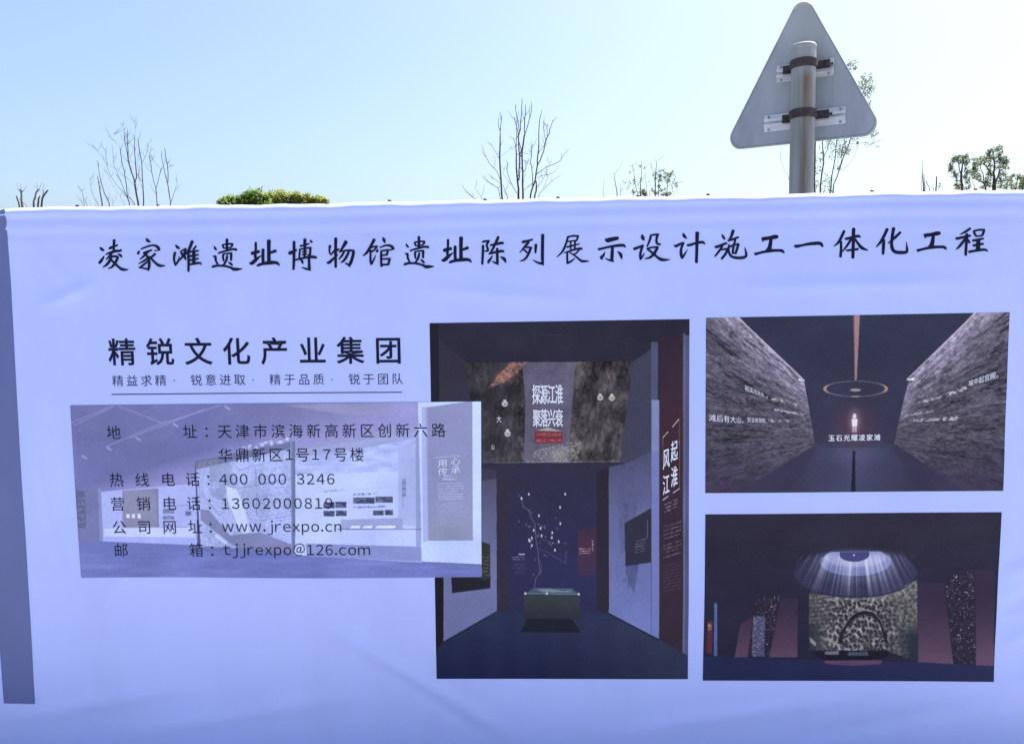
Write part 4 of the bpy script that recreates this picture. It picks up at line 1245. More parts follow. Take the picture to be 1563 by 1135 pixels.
# ------------------------------------------------------------------ triangular road sign seen from behind
TH = R(26)
U = Vector((math.cos(TH), -math.sin(TH), 0))
NN = Vector((-math.sin(TH), -math.cos(TH), 0))       # towards the camera
UP = Vector((0, 0, 1))
DEP = 3.55
SD = 0.79
base_mid = CAM + ray(1221.5, 218) * DEP
CEN = base_mid + UP * (SD * .866 / 3)


def on_sign(px, py, off=0.0):
    """(u, v) on the plate, the plate shifted by off along its back normal"""
    d = ray(px, py)
    o_ = CEN + NN * off
    t = (o_ - CAM).dot(NN) / d.dot(NN)
    q = CAM + d * t - CEN
    return q.dot(U), q.dot(UP)


def sp3(u, v, off=0.0):
    return CEN + U * u + UP * v + NN * off


sign = empty('road_sign', (CEN.x, CEN.y, 0), 'grey back of a triangular road sign on a rust-streaked steel pole behind the banner', 'road sign')
alu = noisy('dull_aluminium_sheet', (0.30, 0.315, 0.325), (0.45, 0.46, 0.465), scale=2.0, stretch=(3.2, 3.2, 1.0), bump=.05, rough=0.55, metal=0.25, detail=5, lo=.3, hi=.7)
alu_b = noisy('bright_aluminium_rail', (0.55, 0.56, 0.57), (0.72, 0.72, 0.72), scale=9, rough=0.45, metal=0.3)
rust = noisy('rusty_clamp', (0.022, 0.018, 0.022), (0.065, 0.044, 0.042), scale=38, rough=0.85, bump=0.3)

rc = 0.055
tri = [(0, SD * .866 * 2 / 3), (-SD / 2, -SD * .866 / 3), (SD / 2, -SD * .866 / 3)]
outl = []
for i, (x, y) in enumerate(tri):
    l = math.hypot(x, y)
    cx, cy = x - x / l * 2 * rc, y - y / l * 2 * rc
    a0 = math.atan2(y, x)
    for k in range(-8, 9):
        a = a0 + R(60) * k / 8
        outl.append(((cx + rc * math.cos(a)) * 0.90, cy + rc * math.sin(a)))
n = len(outl)
plate = MB()
vs = []
# back sheet, rolled rim standing slightly proud, and the front sheet
rings = [(0.965, 0.0), (0.975, 0.004), (0.99, 0.006), (1.0, 0.003), (1.0, -0.010), (0.985, -0.012)]
for sc, off in rings:
    vs += [sp3(a * sc, b * sc, off) for a, b in outl]
fs = [tuple(range(n))]
for r0 in range(len(rings) - 1):
    for k in range(n):
        k2 = (k + 1) % n
        fs.append((r0 * n + k, (r0 + 1) * n + k, (r0 + 1) * n + k2, r0 * n + k2))
fs.append(tuple((len(rings) - 1) * n + k for k in range(n))[::-1])
plate.add(vs, fs)
plate.build('sign_plate', alu, sign, smooth=False)

# pole
pole_m, ntp, pp_, _ = mat_new('galvanised_pole')
tc = N(ntp, 'ShaderNodeTexCoord')
mpn = N(ntp, 'ShaderNodeMapping')
mpn.inputs['Scale'].default_value = (26, 26, 1.1)
ntp.links.new(tc.outputs['Object'], mpn.inputs[0])
n1 = N(ntp, 'ShaderNodeTexNoise', Scale=1.0, Detail=6, Roughness=.6)
ntp.links.new(mpn.outputs[0], n1.inputs['Vector'])
crp = N(ntp, 'ShaderNodeValToRGB')
crp.color_ramp.elements[0].color = (0.20, 0.22, 0.215, 1)
crp.color_ramp.elements[1].color = (0.36, 0.38, 0.375, 1)
crp.color_ramp.elements[0].position = .3
crp.color_ramp.elements[1].position = .7
ntp.links.new(n1.outputs[0], crp.inputs[0])
# rust that has run down one side of the pole
sep = N(ntp, 'ShaderNodeSeparateXYZ')
ntp.links.new(tc.outputs['Object'], sep.inputs[0])
PU, _v = on_sign(1225, 180, 0.09)
pole_c = sp3(PU, 0, 0.09)
PR = 0.0525
mr = N(ntp, 'ShaderNodeMath', operation='SUBTRACT')
ntp.links.new(sep.outputs[0], mr.inputs[0])
mr.inputs[1].default_value = pole_c.x - CEN.x - 0.004
ab = N(ntp, 'ShaderNodeMath', operation='ABSOLUTE')
ntp.links.new(mr.outputs[0], ab.inputs[0])
m1 = N(ntp, 'ShaderNodeMapRange')
m1.inputs[1].default_value = 0.004
m1.inputs[2].default_value = 0.050
m1.inputs[3].default_value = 1.0
m1.inputs[4].default_value = 0.0
ntp.links.new(ab.outputs[0], m1.inputs[0])
mz = N(ntp, 'ShaderNodeMapRange')
zc1 = (CAM + ray(1225, 108) * 3.45).z
mz.inputs[1].default_value = zc1 + 0.01
mz.inputs[2].default_value = zc1 - 0.05
ntp.links.new(sep.outputs[2], mz.inputs[0])
mpn2 = N(ntp, 'ShaderNodeMapping')
mpn2.inputs['Scale'].default_value = (60, 60, 2.4)
ntp.links.new(tc.outputs['Object'], mpn2.inputs[0])
n2_ = N(ntp, 'ShaderNodeTexNoise', Scale=1.0, Detail=5, Roughness=.65)
ntp.links.new(mpn2.outputs[0], n2_.inputs['Vector'])
m3 = N(ntp, 'ShaderNodeMapRange')
m3.inputs[1].default_value = 0.26
m3.inputs[2].default_value = 0.55
ntp.links.new(n2_.outputs[0], m3.inputs[0])
mu = N(ntp, 'ShaderNodeMath', operation='MULTIPLY')
mu2 = N(ntp, 'ShaderNodeMath', operation='MULTIPLY')
ntp.links.new(m1.outputs[0], mu.inputs[0])
ntp.links.new(m3.outputs[0], mu.inputs[1])
ntp.links.new(mu.outputs[0], mu2.inputs[0])
ntp.links.new(mz.outputs[0], mu2.inputs[1])
mxp = N(ntp, 'ShaderNodeMix', data_type='RGBA')
ntp.links.new(mu2.outputs[0], mxp.inputs[0])
ntp.links.new(crp.outputs[0], mxp.inputs[6])
mxp.inputs[7].default_value = (0.15, 0.11, 0.065, 1)
ntp.links.new(mxp.outputs[2], pp_.inputs['Base Color'])
pp_.inputs['Roughness'].default_value = 0.62
pp_.inputs['Metallic'].default_value = 0.0
pp_.inputs['Specular IOR Level'].default_value = 0.3

ptop = on_sign(1227, 67, 0.09)[1]
ztp = CEN.z + ptop
pl = MB()
c0 = Vector((pole_c.x, pole_c.y, 0))
pl.tube([c0, c0 + UP * (ztp - .016)], PR, 32, cap=False)
pole_o = pl.build('pole', pole_m, sign)
cp = MB()
cp.tube([c0 + UP * (ztp - .03), c0 + UP * (ztp - .012), c0 + UP * (ztp - .005), c0 + UP * ztp, c0 + UP * (ztp + .002)], [PR + .0015, PR + .0015, PR - .004, PR - .02, .002], 32)
cp.build('pole_cap', pole_m, pole_o)

# rails riveted to the plate, with the clamps round the pole
for (xa, xb, yc, hw) in ((1186, 1273, None, 0), (1167, 1290, None, 1)):
    if hw == 0:
        ua, va = on_sign(1186, 113); ub, vb = on_sign(1273, 104)
    else:
        ua, va = on_sign(1167, 189); ub, vb = on_sign(1291, 177)
    vm = (va + vb) / 2
    um, hu = (ua + ub) / 2, (ub - ua) / 2
    rb = MB()
    rb.box(sp3(um, vm, .006), U * hu, UP * .038, NN * .0025)
    rb.box(sp3(um, vm + .016, .014), U * hu, UP * .0035, NN * .006)
    rb.box(sp3(um, vm - .016, .014), U * hu, UP * .0035, NN * .006)
    rb.box(sp3(um, vm + .0125, .0215), U * hu, UP * .007, NN * .0015)
    rb.box(sp3(um, vm - .0125, .0215), U * hu, UP * .007, NN * .0015)
    o = rb.build('bracket_rail', alu_b, sign, smooth=False, bevel=.0008)
    for su in (-1, 1):
        for sv in (-1, 1):
            rv = MB()
            c_ = sp3(um + su * (hu - .02), vm + sv * .029, .008)
            rv.tube([c_, c_ + NN * .003, c_ + NN * .0055], [.0068, .006, .002], 10)
            rv.build('rivet', galv, o)
    cl = MB()
    vc = vm + (0.004 if hw == 0 else 0.004)
    hh = .020
    ringp = 28
    ro, ri = PR + .007, PR + .001
    pc = Vector((pole_c.x, pole_c.y, CEN.z + vc))
    a0, a1 = math.atan2(NN.y, NN.x) - R(112), math.atan2(NN.y, NN.x) + R(112)
    vs, fs = [], []
    for k in range(ringp + 1):
        a = a0 + (a1 - a0) * k / ringp
        dr = Vector((math.cos(a), math.sin(a), 0))
        vs += [pc + dr * ri - UP * hh, pc + dr * ro - UP * hh * .8, pc + dr * ro + UP * hh * .8, pc + dr * ri + UP * hh]
    for k in range(ringp):
        for e_ in range(4):
            e2 = (e_ + 1) % 4
            fs.append((k * 4 + e_, (k + 1) * 4 + e_, (k + 1) * 4 + e2, k * 4 + e2))
    fs += [(0, 1, 2, 3), tuple(ringp * 4 + i for i in (3, 2, 1, 0))]
    cl.add(vs, fs)
    for s_, ext in ((-1, .028), (1, .040)):
        cl.box(sp3(PU + s_ * (PR + ext / 2 + .006), vc, .052 if s_ > 0 else .046), U * (ext / 2 + .008), UP * hh * .92, NN * .004)
    clo = cl.build('clamp', rust, sign, smooth=False, bevel=.001)
    for s_, ext in ((-1, .020), (1, .046)):
        bo = MB()
        c_ = sp3(PU + s_ * (PR + ext), vc - .001, .018)
        bo.tube([c_, c_ + NN * .045], .006, 8)
        bo.tube([c_ + NN * .040, c_ + NN * .049], .0105, 6)
        if s_ > 0:
            bo.tube([sp3(PU + PR + .03, vc, .05), sp3(PU + PR + .066, vc, .042)], .006, 8)
        bo.build('bolt', rust, clo, smooth=False)
# seams of the film folded round the plate
for (pa, pb) in (((1273.5, 116), (1274, 166)), ((1291, 190), (1290.5, 212))):
    sa, sb = on_sign(*pa), on_sign(*pb)
    st = MB()
    st.box(sp3((sa[0] + sb[0]) / 2, (sa[1] + sb[1]) / 2, .0035 if pa[1] > 180 else .002), U * .0035, UP * abs(sa[1] - sb[1]) / 2, NN * .002)
    st.build('seam', alu, sign, smooth=False)

# ------------------------------------------------------------------ trees
bark = noisy('dark_bark', (0.030, 0.026, 0.026), (0.075, 0.062, 0.055), scale=11, rough=0.95, bump=0.5, stretch=(1, 1, .3))
bark2 = noisy('grey_bark', (0.05, 0.046, 0.05), (0.11, 0.10, 0.10), scale=11, rough=0.95, bump=0.4, stretch=(1, 1, .3))


def leaf_mat(name, c1, c2, tr):
    m, nt, p, out = mat_new(name)
    oi = N(nt, 'ShaderNodeNewGeometry')
    nz = N(nt, 'ShaderNodeTexNoise', Scale=2.6, Detail=3)
    tc = N(nt, 'ShaderNodeTexCoord')
    nt.links.new(tc.outputs['Object'], nz.inputs['Vector'])
    ad = N(nt, 'ShaderNodeMath', operation='ADD')
    ml = N(nt, 'ShaderNodeMath', operation='MULTIPLY')
    nt.links.new(oi.outputs['Random Per Island'], ml.inputs[0])
    ml.inputs[1].default_value = 0.6
    nt.links.new(ml.outputs[0], ad.inputs[0])
    m2 = N(nt, 'ShaderNodeMapRange')
    m2.inputs[1].default_value = .3
    m2.inputs[2].default_value = .7
    m2.inputs[4].default_value = .4
    nt.links.new(nz.outputs[0], m2.inputs[0])
    nt.links.new(m2.outputs[0], ad.inputs[1])
    mx = N(nt, 'ShaderNodeMix', data_type='RGBA')
    mx.inputs[6].default_value = (*c1, 1)
    mx.inputs[7].default_value = (*c2, 1)
    nt.links.new(ad.outputs[0], mx.inputs[0])
    nt.links.new(mx.outputs[2], p.inputs['Base Color'])
    p.inputs['Roughness'].default_value = .5
    p.inputs['Specular IOR Level'].default_value = .35
    t = N(nt, 'ShaderNodeBsdfTranslucent')
    nt.links.new(mx.outputs[2], t.inputs[0])
    ms = N(nt, 'ShaderNodeMixShader')
    ms.inputs[0].default_value = tr
    nt.links.new(p.outputs[0], ms.inputs[1])
    nt.links.new(t.outputs[0], ms.inputs[2])
    nt.links.new(ms.outputs[0], out.inputs[0])
    return m


leaf_g = leaf_mat('green_leaves', (0.08, 0.13, 0.028), (0.25, 0.34, 0.08), .55)
leaf_y = leaf_mat('yellowing_leaves', (0.13, 0.16, 0.03), (0.38, 0.40, 0.09), .55)
leaf_d = leaf_mat('olive_leaves', (0.075, 0.10, 0.045), (0.22, 0.26, 0.11), .45)


def leaves(mb, c, r, n, s, flat=1.0):
    """n pointed, folded leaves in a ball of radius r round c"""
    for _ in range(n):
        while True:
            d = Vector((random.uniform(-1, 1), random.uniform(-1, 1), random.uniform(-1, 1)))
            if d.length < 1: break
        p = Vector(c) + Vector((d.x * r, d.y * r, d.z * r * flat))
        t = Vector((random.gauss(0, 1), random.gauss(0, 1), random.gauss(0, .7) - .25)).normalized()
        sdv = t.cross(Vector((random.gauss(0, .5), random.gauss(0, .5), 1))).normalized()
        nn = t.cross(sdv)
        L = s * random.uniform(.65, 1.25)
        W = L * .42
        mb.add([p, p + t * L * .5 + sdv * W * .5 + nn * L * .08, p + t * L, p + t * L * .5 - sdv * W * .5 + nn * L * .08, p + t * L * .5],
               [(0, 1, 4), (1, 2, 4), (0, 4, 3), (4, 2, 3)])


def make_tree(name, label, cat, origin, sc, Y, stems, fork, bark_m, twigs=0, group=None, wob=0.5, trunk_r=None, twig_up=.7, wmul=1.0):
    """stems: list of crop polylines [(x, y, width)...] running from the bottom up; fork: (px, z) where they meet"""
    ox, oy = origin
    px0 = fork[0]
    base = at(px0, 300, Y)
    t = empty(name, (base.x, Y, 0), label, cat, group)
    fk = Vector((base.x, Y, fork[1]))
    mpp = (Y - CAM.y) / FPX                                  # metres in a pixel at that distance
    rt = trunk_r or max(s[0][2] for s in stems) / sc * mpp * 1.1
    tm = MB()
    tm.tube([(base.x, Y, -0.1), (base.x + .01, Y, .05), (base.x + .03, Y + .02, fork[1] * .5), fk, fk + UP * .12], [rt * 1.5, rt * 1.25, rt * 1.05, rt, rt * .6], 12)
    tm.build('trunk', bark_m, t)
    tips = []
    for s in stems:
        joined = s[0][3] if len(s[0]) > 3 else 0             # 1: grows out of another stem, no root to the fork
        dy = random.uniform(-wob, wob)
        y0 = random.uniform(-wob, wob) * .3
        pts, rad = [], []
        n = len(s)
        for i, q in enumerate(s):
            yy = Y + y0 + dy * (i / max(1, n - 1))
            pts.append(at(ox + q[0] / sc, oy + q[1] / sc, yy))
            rad.append(max(.0022, q[2] / sc * mpp / 2 * wmul))
        if not joined:
            b0 = pts[0]
            pts = [fk.copy(), fk.lerp(b0, .5) + Vector((0, 0, -.08 * (b0.z - fk.z)))] + pts
            rad = [rt * .55, max(rad[0] * 1.5, rt * .35)] + rad
        # smooth once
        P2, R2 = [pts[0]], [rad[0]]
        for i in range(len(pts) - 1):
            P2 += [pts[i].lerp(pts[i + 1], .3), pts[i].lerp(pts[i + 1], .7)]
            R2 += [rad[i] * .7 + rad[i + 1] * .3, rad[i] * .3 + rad[i + 1] * .7]
        P2.append(pts[-1]); R2.append(rad[-1])
        for i in range(1, len(P2) - 1):
            P2[i] = P2[i] + Vector((random.gauss(0, 1), random.gauss(0, 1), random.gauss(0, .5))) * mpp * .35
        bmx = MB()
        bmx.tube(P2, R2, 7)
        m_i = len(P2)
        for _ in range(twigs):
            k = random.randint(int(m_i * .35), m_i - 2)
            p = P2[k].lerp(P2[k + 1], random.random())
            dr = (P2[k + 1] - P2[k]).normalized()
            sdv = Vector((random.gauss(0, 1), random.gauss(0, 1), 0)).normalized()
            L = mpp * random.uniform(7, 20)
            v = (dr * twig_up + sdv * .75 + UP * .25).normalized()
            q1 = p + v * L * .5
            q2 = q1 + (v * .7 + dr * .5 + UP * .2).normalized() * L * .5
            bmx.tube([p, q1, q2], [R2[k] * .4 + .001, .0035, .0018], 5)
        bmx.build('branch', bark_m, t)
        tips.append((P2, R2))
    return t, tips, mpp


# pollarded stubs at the far left
so, ss = (0, 270), 7.815
make_tree('pollarded_tree', 'pollarded tree with short dark stubs at the far left above the banner', 'tree', so, ss, 13.0,
          [[(262, 350, 24), (255, 260, 22), (250, 190, 20), (248, 150, 18)], [(252, 185, 12, 1), (235, 165, 9), (212, 140, 5)], [(250, 180, 12, 1), (272, 172, 9), (290, 158, 6)],
           [(232, 350, 16), (215, 290, 16), (200, 230, 13)], [(330, 348, 5), (280, 315, 5), (225, 260, 4)],
           [(395, 345, 24), (408, 270, 22), (420, 205, 20), (460, 150, 20)], [(462, 152, 10, 1), (478, 156, 8)],
           [(448, 345, 22), (460, 280, 18), (475, 230, 14)], [(490, 345, 22), (502, 270, 20), (530, 215, 18), (575, 158, 18)], [(508, 245, 14, 1), (518, 200, 12), (512, 155, 9)],
           [(215, 140, 3, 1), (200, 100, 2), (190, 75, 1)], [(248, 150, 3, 1), (252, 110, 2), (232, 80, 1)], [(290, 158, 3, 1), (305, 130, 2), (318, 110, 1)],
           [(460, 150, 3, 1), (436, 110, 2), (438, 70, 1)], [(470, 150, 3, 1), (482, 110, 2), (505, 60, 1)], [(512, 155, 3, 1), (520, 110, 2), (535, 80, 1)], [(455, 150, 3, 1), (418, 120, 2), (400, 100, 1)]],
          (46, 1.9), bark, twigs=0, trunk_r=.12, wob=.25)

so, ss = (100, 180), 8.105
make_tree('bare_tree', 'bare young tree at the left, its short thin stems left of the tallest bare tree', 'tree', so, ss, 15.0,
          [[(460, 1085, 17), (430, 950, 15), (412, 840, 12), (395, 715, 8)], [(560, 1085, 14), (500, 965, 13), (450, 840, 11), (415, 700, 8), (400, 525, 5)],
           [(420, 1085, 6), (370, 1030, 6), (330, 930, 5), (303, 820, 4), (300, 735, 3)], [(232, 1085, 8), (222, 970, 7), (190, 890, 5), (152, 820, 2)],
           [(212, 1080, 6), (185, 1000, 4)], [(275, 1080, 6), (245, 1010, 4)], [(570, 1080, 3), (605, 1030, 3), (630, 990, 2)], [(318, 1080, 3), (290, 1020, 2)], [(405, 1060, 3), (398, 1010, 2)]],
          (150, 1.6), bark2, twigs=3, group='bare trees behind the banner', wmul=.9)
make_tree('bare_tree', 'tallest bare tree at the left with a dark forked main stem', 'tree', so, ss, 15.6,
          [[(905, 1080, 25), (880, 950, 22), (858, 820, 22)], [(858, 815, 20, 1), (825, 700, 17), (790, 590, 16), (772, 470, 18)], [(772, 470, 16, 1), (745, 370, 9), (732, 260, 8), (724, 130, 5)],
           [(775, 470, 14, 1), (775, 370, 12), (765, 260, 10), (765, 145, 7)], [(858, 815, 16, 1), (878, 700, 14), (868, 560, 12), (856, 400, 10), (856, 210, 7)],
           [(968, 1080, 17), (962, 930, 15), (952, 780, 13), (945, 620, 12), (925, 470, 10), (905, 300, 11), (903, 260, 4)], [(945, 560, 5, 1), (990, 490, 5), (1015, 400, 4), (1025, 320, 3)],
           [(790, 1078, 14), (770, 970, 12), (752, 830, 11), (735, 700, 10), (705, 570, 9), (685, 470, 9), (678, 385, 8)],
           [(782, 1040, 10, 1), (740, 935, 9), (690, 800, 6), (640, 690, 5), (600, 600, 5), (582, 480, 4), (575, 330, 3)], [(735, 935, 8, 1), (655, 860, 5), (565, 740, 4), (520, 620, 4), (497, 520, 4), (500, 360, 2)],
           [(497, 520, 3, 1), (430, 460, 3), (360, 370, 2)], [(865, 1078, 9), (820, 1010, 8), (785, 980, 8)], [(845, 830, 5, 1), (745, 720, 4), (640, 640, 3)],
           [(750, 1078, 4), (640, 930, 3), (560, 790, 3), (520, 690, 2)], [(690, 400, 3, 1), (640, 330, 3), (565, 240, 2)], [(600, 230, 2, 1), (605, 185, 2)],
           [(925, 790, 6, 1), (905, 730, 4), (890, 690, 3)], [(945, 860, 4, 1), (900, 650, 3), (893, 420, 2)], [(690, 380, 2, 1), (740, 300, 2), (735, 210, 2)], [(730, 130, 2, 1), (712, 70, 1)], [(858, 210, 2, 1), (875, 110, 2), (858, 50, 1)]],
          (208, 1.7), bark2, twigs=4, wmul=.9, group='bare trees behind the banner')
make_tree('bare_tree', 'slender bare tree with two forked stems right of the tallest bare tree at the left', 'tree', so, ss, 14.6,
          [[(1138, 1075, 12), (1125, 950, 12), (1120, 870, 13)], [(1118, 875, 9, 1), (1085, 740, 8), (1060, 620, 8), (1042, 460, 10)], [(1122, 875, 8, 1), (1150, 750, 7), (1180, 630, 5)],
           [(1305, 1075, 16), (1285, 950, 12), (1266, 810, 13), (1215, 640, 9), (1195, 520, 7), (1184, 410, 7)], [(1268, 800, 10, 1), (1268, 640, 10), (1245, 500, 10), (1225, 375, 6)],
           [(1308, 1040, 7, 1), (1340, 930, 5), (1370, 840, 4), (1380, 770, 2)], [(1175, 630, 2, 1), (1110, 560, 2), (1065, 500, 2)], [(1042, 455, 3, 1), (1045, 410, 3)], [(1270, 620, 2, 1), (1305, 590, 2)]],
          (251, 1.7), bark2, twigs=3, wmul=.9, group='bare trees behind the banner')

so, ss = (700, 145), 6.876
make_tree('bare_tree', 'many-stemmed bare tree behind the middle of the banner', 'tree', so, ss, 12.0,
          [[(448, 1088, 16), (450, 900, 15), (432, 720, 14), (434, 540, 13), (438, 400, 10)], [(436, 390, 8, 1), (420, 320, 6), (420, 240, 4)], [(438, 380, 8, 1), (442, 310, 6), (455, 215, 4)],
           [(440, 895, 6, 1), (395, 790, 5), (340, 740, 5), (280, 650, 4), (240, 520, 3)], [(430, 670, 5, 1), (385, 590, 4), (330, 505, 3)], [(415, 975, 6, 1), (360, 945, 5), (300, 910, 4), (240, 850, 3)],
           [(440, 1085, 5), (428, 1020, 5), (418, 975, 5)], [(440, 930, 4, 1), (370, 880, 3), (330, 840, 3), (308, 835, 2)], [(520, 1085, 6), (490, 1010, 5), (465, 940, 4)],
           [(630, 1080, 20), (622, 950, 16), (608, 800, 13), (604, 650, 12), (600, 540, 9)], [(600, 545, 5, 1), (585, 490, 4), (572, 445, 2)],
           [(630, 900, 12, 1), (640, 760, 14), (645, 640, 14), (630, 590, 12), (628, 430, 12)], [(628, 430, 9, 1), (605, 330, 8), (580, 225, 6)], [(630, 430, 10, 1), (642, 390, 10), (655, 280, 8), (665, 150, 7), (664, 40, 5)],
           [(640, 390, 6, 1), (625, 300, 7), (608, 200, 6), (592, 105, 4)], [(604, 540, 8, 1), (610, 430, 6), (610, 220, 4)],
           [(678, 1078, 18), (672, 930, 15), (670, 780, 14), (665, 620, 14), (680, 500, 14), (692, 410, 12)], [(660, 640, 12, 1), (645, 635, 12), (632, 620, 10)], [(692, 400, 8, 1), (690, 270, 9), (700, 190, 7), (700, 100, 4)],
           [(690, 440, 8, 1), (720, 340, 7), (745, 250, 6), (768, 140, 5), (763, 65, 3)], [(640, 500, 7, 1), (648, 560, 7), (665, 610, 7)],
           [(610, 1030, 6, 1), (560, 950, 5), (510, 830, 5), (505, 770, 4), (520, 715, 3)], [(550, 940, 4, 1), (500, 880, 3), (465, 820, 3), (480, 770, 2)],
           [(748, 1075, 14), (775, 970, 14), (805, 900, 12), (820, 770, 12), (835, 640, 11), (840, 500, 9), (848, 330, 7), (852, 230, 6), (875, 160, 3)],
           [(800, 1075, 14), (818, 980, 13), (812, 900, 10)], [(825, 740, 9, 1), (870, 660, 9), (900, 560, 9), (915, 480, 10), (935, 430, 8), (970, 330, 6), (992, 262, 4)],
           [(915, 480, 6, 1), (895, 380, 4), (892, 280, 3)], [(930, 430, 5, 1), (925, 370, 4), (935, 310, 3)], [(835, 620, 7, 1), (870, 560, 5), (895, 530, 3)],
           [(775, 975, 8, 1), (782, 800, 7), (755, 730, 6), (760, 620, 7), (780, 515, 4)], [(755, 735, 3, 1), (715, 700, 2), (695, 690, 2)], [(760, 625, 3, 1), (735, 570, 2)],
           [(825, 830, 6, 1), (880, 785, 5), (960, 735, 5), (1050, 710, 5), (1085, 665, 4), (1100, 620, 3)], [(830, 870, 5, 1), (875, 842, 5), (970, 835, 4), (1030, 785, 3)],
           [(830, 1075, 5), (885, 990, 5), (960, 930, 4), (1020, 872, 3)], [(885, 985, 3, 1), (915, 920, 3), (940, 840, 2)], [(835, 960, 3, 1), (900, 860, 3), (940, 760, 2), (975, 680, 2)],
           [(685, 1000, 4, 1), (730, 965, 3), (765, 930, 3)], [(680, 920, 3, 1), (700, 800, 3), (705, 690, 2)], [(432, 660, 2, 1), (490, 610, 2), (555, 560, 1)],
           [(195, 1105, 5), (130, 1060, 4), (65, 1000, 4), (38, 940, 2)], [(250, 1095, 4), (215, 1040, 3), (172, 980, 2)]],
          (792, 1.4), bark, twigs=2, wmul=1.15, group='bare trees behind the banner')

# evergreen crowns that just clear the banner
def crown_tree(name, label, Y, pxc, trunk_r, clumps, leafm, s, dens, group=None, limbs=True):
    """clumps: (px, py, radius in px)"""
    b = at(pxc, 300, Y)
    t = empty(name, (b.x, Y, 0), label, 'tree', group)
    mpp = (Y - CAM.y) / FPX
    lf = MB()
    cs = []
    for (a, c_, r) in clumps:
        for rep in range(2):
            dy = random.uniform(-.8, .8) * r * mpp * (1.6 if rep else .5)
            p = at(a + random.uniform(-2, 2), c_ + random.uniform(-1, 1), Y + dy)
            cs.append(p)
            leaves(lf, p, r * mpp * 1.0, int(dens * r * r * .5), s, .9)
    top = sum((c.z for c in cs)) / len(cs)
    tm = MB()
    zf = max(.8, top - 1.6)
    tm.tube([(b.x, Y, -.1), (b.x, Y, .1), (b.x + .04, Y, zf * .6), (b.x, Y, zf), (b.x, Y, zf + .15)], [trunk_r * 1.5, trunk_r * 1.2, trunk_r, trunk_r * .85, trunk_r * .4], 12)
    tm.build('trunk', bark, t)
    if limbs:
        for c in cs[::max(1, len(cs) // 9)]:
            lm = MB()
            f = Vector((b.x, Y, zf))
            md = f.lerp(c, .5) + Vector((0, 0, -.12))
            lm.tube([f, md, c], [trunk_r * .5, trunk_r * .3, trunk_r * .12], 7)
            lm.build('limb', bark, t)
    lf.build('crown', leafm, t, smooth=False)
    return t


random.seed(21)
def blob(x0, x1, ytop, ybot, r, n):
    o = []
    for _ in range(n):
        x = random.uniform(x0, x1)
        yt = np.interp(x, [a for a, b in ytop], [b for a, b in ytop])
        o.append((x, random.uniform(yt + r * .9, ybot), r * random.uniform(.75, 1.2)))
    return o


crown_tree('evergreen_tree', 'dense dark green tree crown left of centre, rising just above the banner', 19.0, 382, .13,
           blob(338, 412, [(336, 300), (352, 297), (362, 304), (370, 290), (385, 286), (400, 290), (412, 292)], 345, 8, 60) + blob(336, 414, [(336, 301), (352, 297), (362, 303), (370, 291), (385, 287), (400, 290), (414, 292)], 314, 6, 60), leaf_g, .11, 1.15)
crown_tree('evergreen_tree', 'yellowing green tree crown joined to the right of the dense dark green one', 19.6, 455, .12,
           blob(396, 498, [(404, 291), (425, 289), (435, 291), (450, 288), (470, 293), (490, 297), (500, 303)], 345, 8, 66) + blob(404, 500, [(404, 291), (425, 289), (435, 291), (450, 288), (470, 293), (490, 297), (500, 302)], 314, 6, 75), leaf_y, .11, 1.15)

so, ss = (920, 240), 12.023
make_tree('leafless_sapling', 'pale leafless sapling left of the small half-bare trees behind the banner', 'tree', so, ss, 13.5,
          [[(270, 700, 22), (245, 560, 20), (228, 440, 16), (208, 340, 14)], [(208, 335, 9, 1), (270, 240, 8), (320, 170, 6), (365, 60, 4)], [(208, 330, 6, 1), (185, 270, 4)],
           [(330, 680, 10), (325, 580, 8), (315, 440, 5)], [(330, 640, 6, 1), (380, 560, 5), (415, 500, 4)], [(335, 620, 5, 1), (370, 470, 4), (395, 380, 3)], [(10, 700, 8), (22, 520, 6), (40, 400, 4)]],
          (943, 1.5), bark2, twigs=0, trunk_r=.05, wob=.3, wmul=.8)
tL, tipsL, mppL = make_tree('half_bare_tree', 'small half-bare tree with tiny leaves on two upright stems, left of the leafier one', 'tree', so, ss, 13.0,
          [[(690, 690, 30), (690, 600, 20), (700, 430, 12), (712, 220, 8), (715, 60, 4)], [(660, 690, 14), (620, 610, 12), (595, 500, 10), (575, 330, 9), (560, 180, 5)],
           [(690, 600, 8, 1), (650, 500, 6), (630, 380, 4)], [(800, 640, 8), (795, 500, 6), (772, 290, 4)], [(560, 660, 10), (545, 600, 8), (600, 540, 4)], [(570, 230, 4, 1), (535, 165, 3)], [(712, 170, 3, 1), (780, 185, 3)]],
          (977, 1.5), bark, twigs=1, trunk_r=.06, wob=.3, wmul=.95, group='half-bare trees left of the sign')
lf = MB()
for (a, b, r, k) in ((540, 165, 12, 5), (500, 255, 10, 4), (568, 225, 12, 4), (690, 155, 14, 6), (772, 188, 16, 6), (420, 470, 14, 6), (495, 470, 16, 7), (490, 520, 14, 5), (460, 580, 12, 4), (585, 415, 26, 12),
                     (585, 470, 18, 6), (700, 425, 14, 5), (690, 385, 10, 4), (760, 640, 46, 60), (740, 600, 24, 16), (590, 640, 26, 14), (550, 620, 20, 10), (690, 640, 24, 14), (850, 435, 10, 3), (800, 690, 30, 14), (690, 500, 10, 4), (760, 680, 40, 20)):
    leaves(lf, at(so[0] + a / ss, so[1] + b / ss, 13.0 + random.uniform(-.15, .15)), r / ss * mppL, int(k * 1.7), .048)
lf.build('crown', leaf_d, tL, smooth=False)
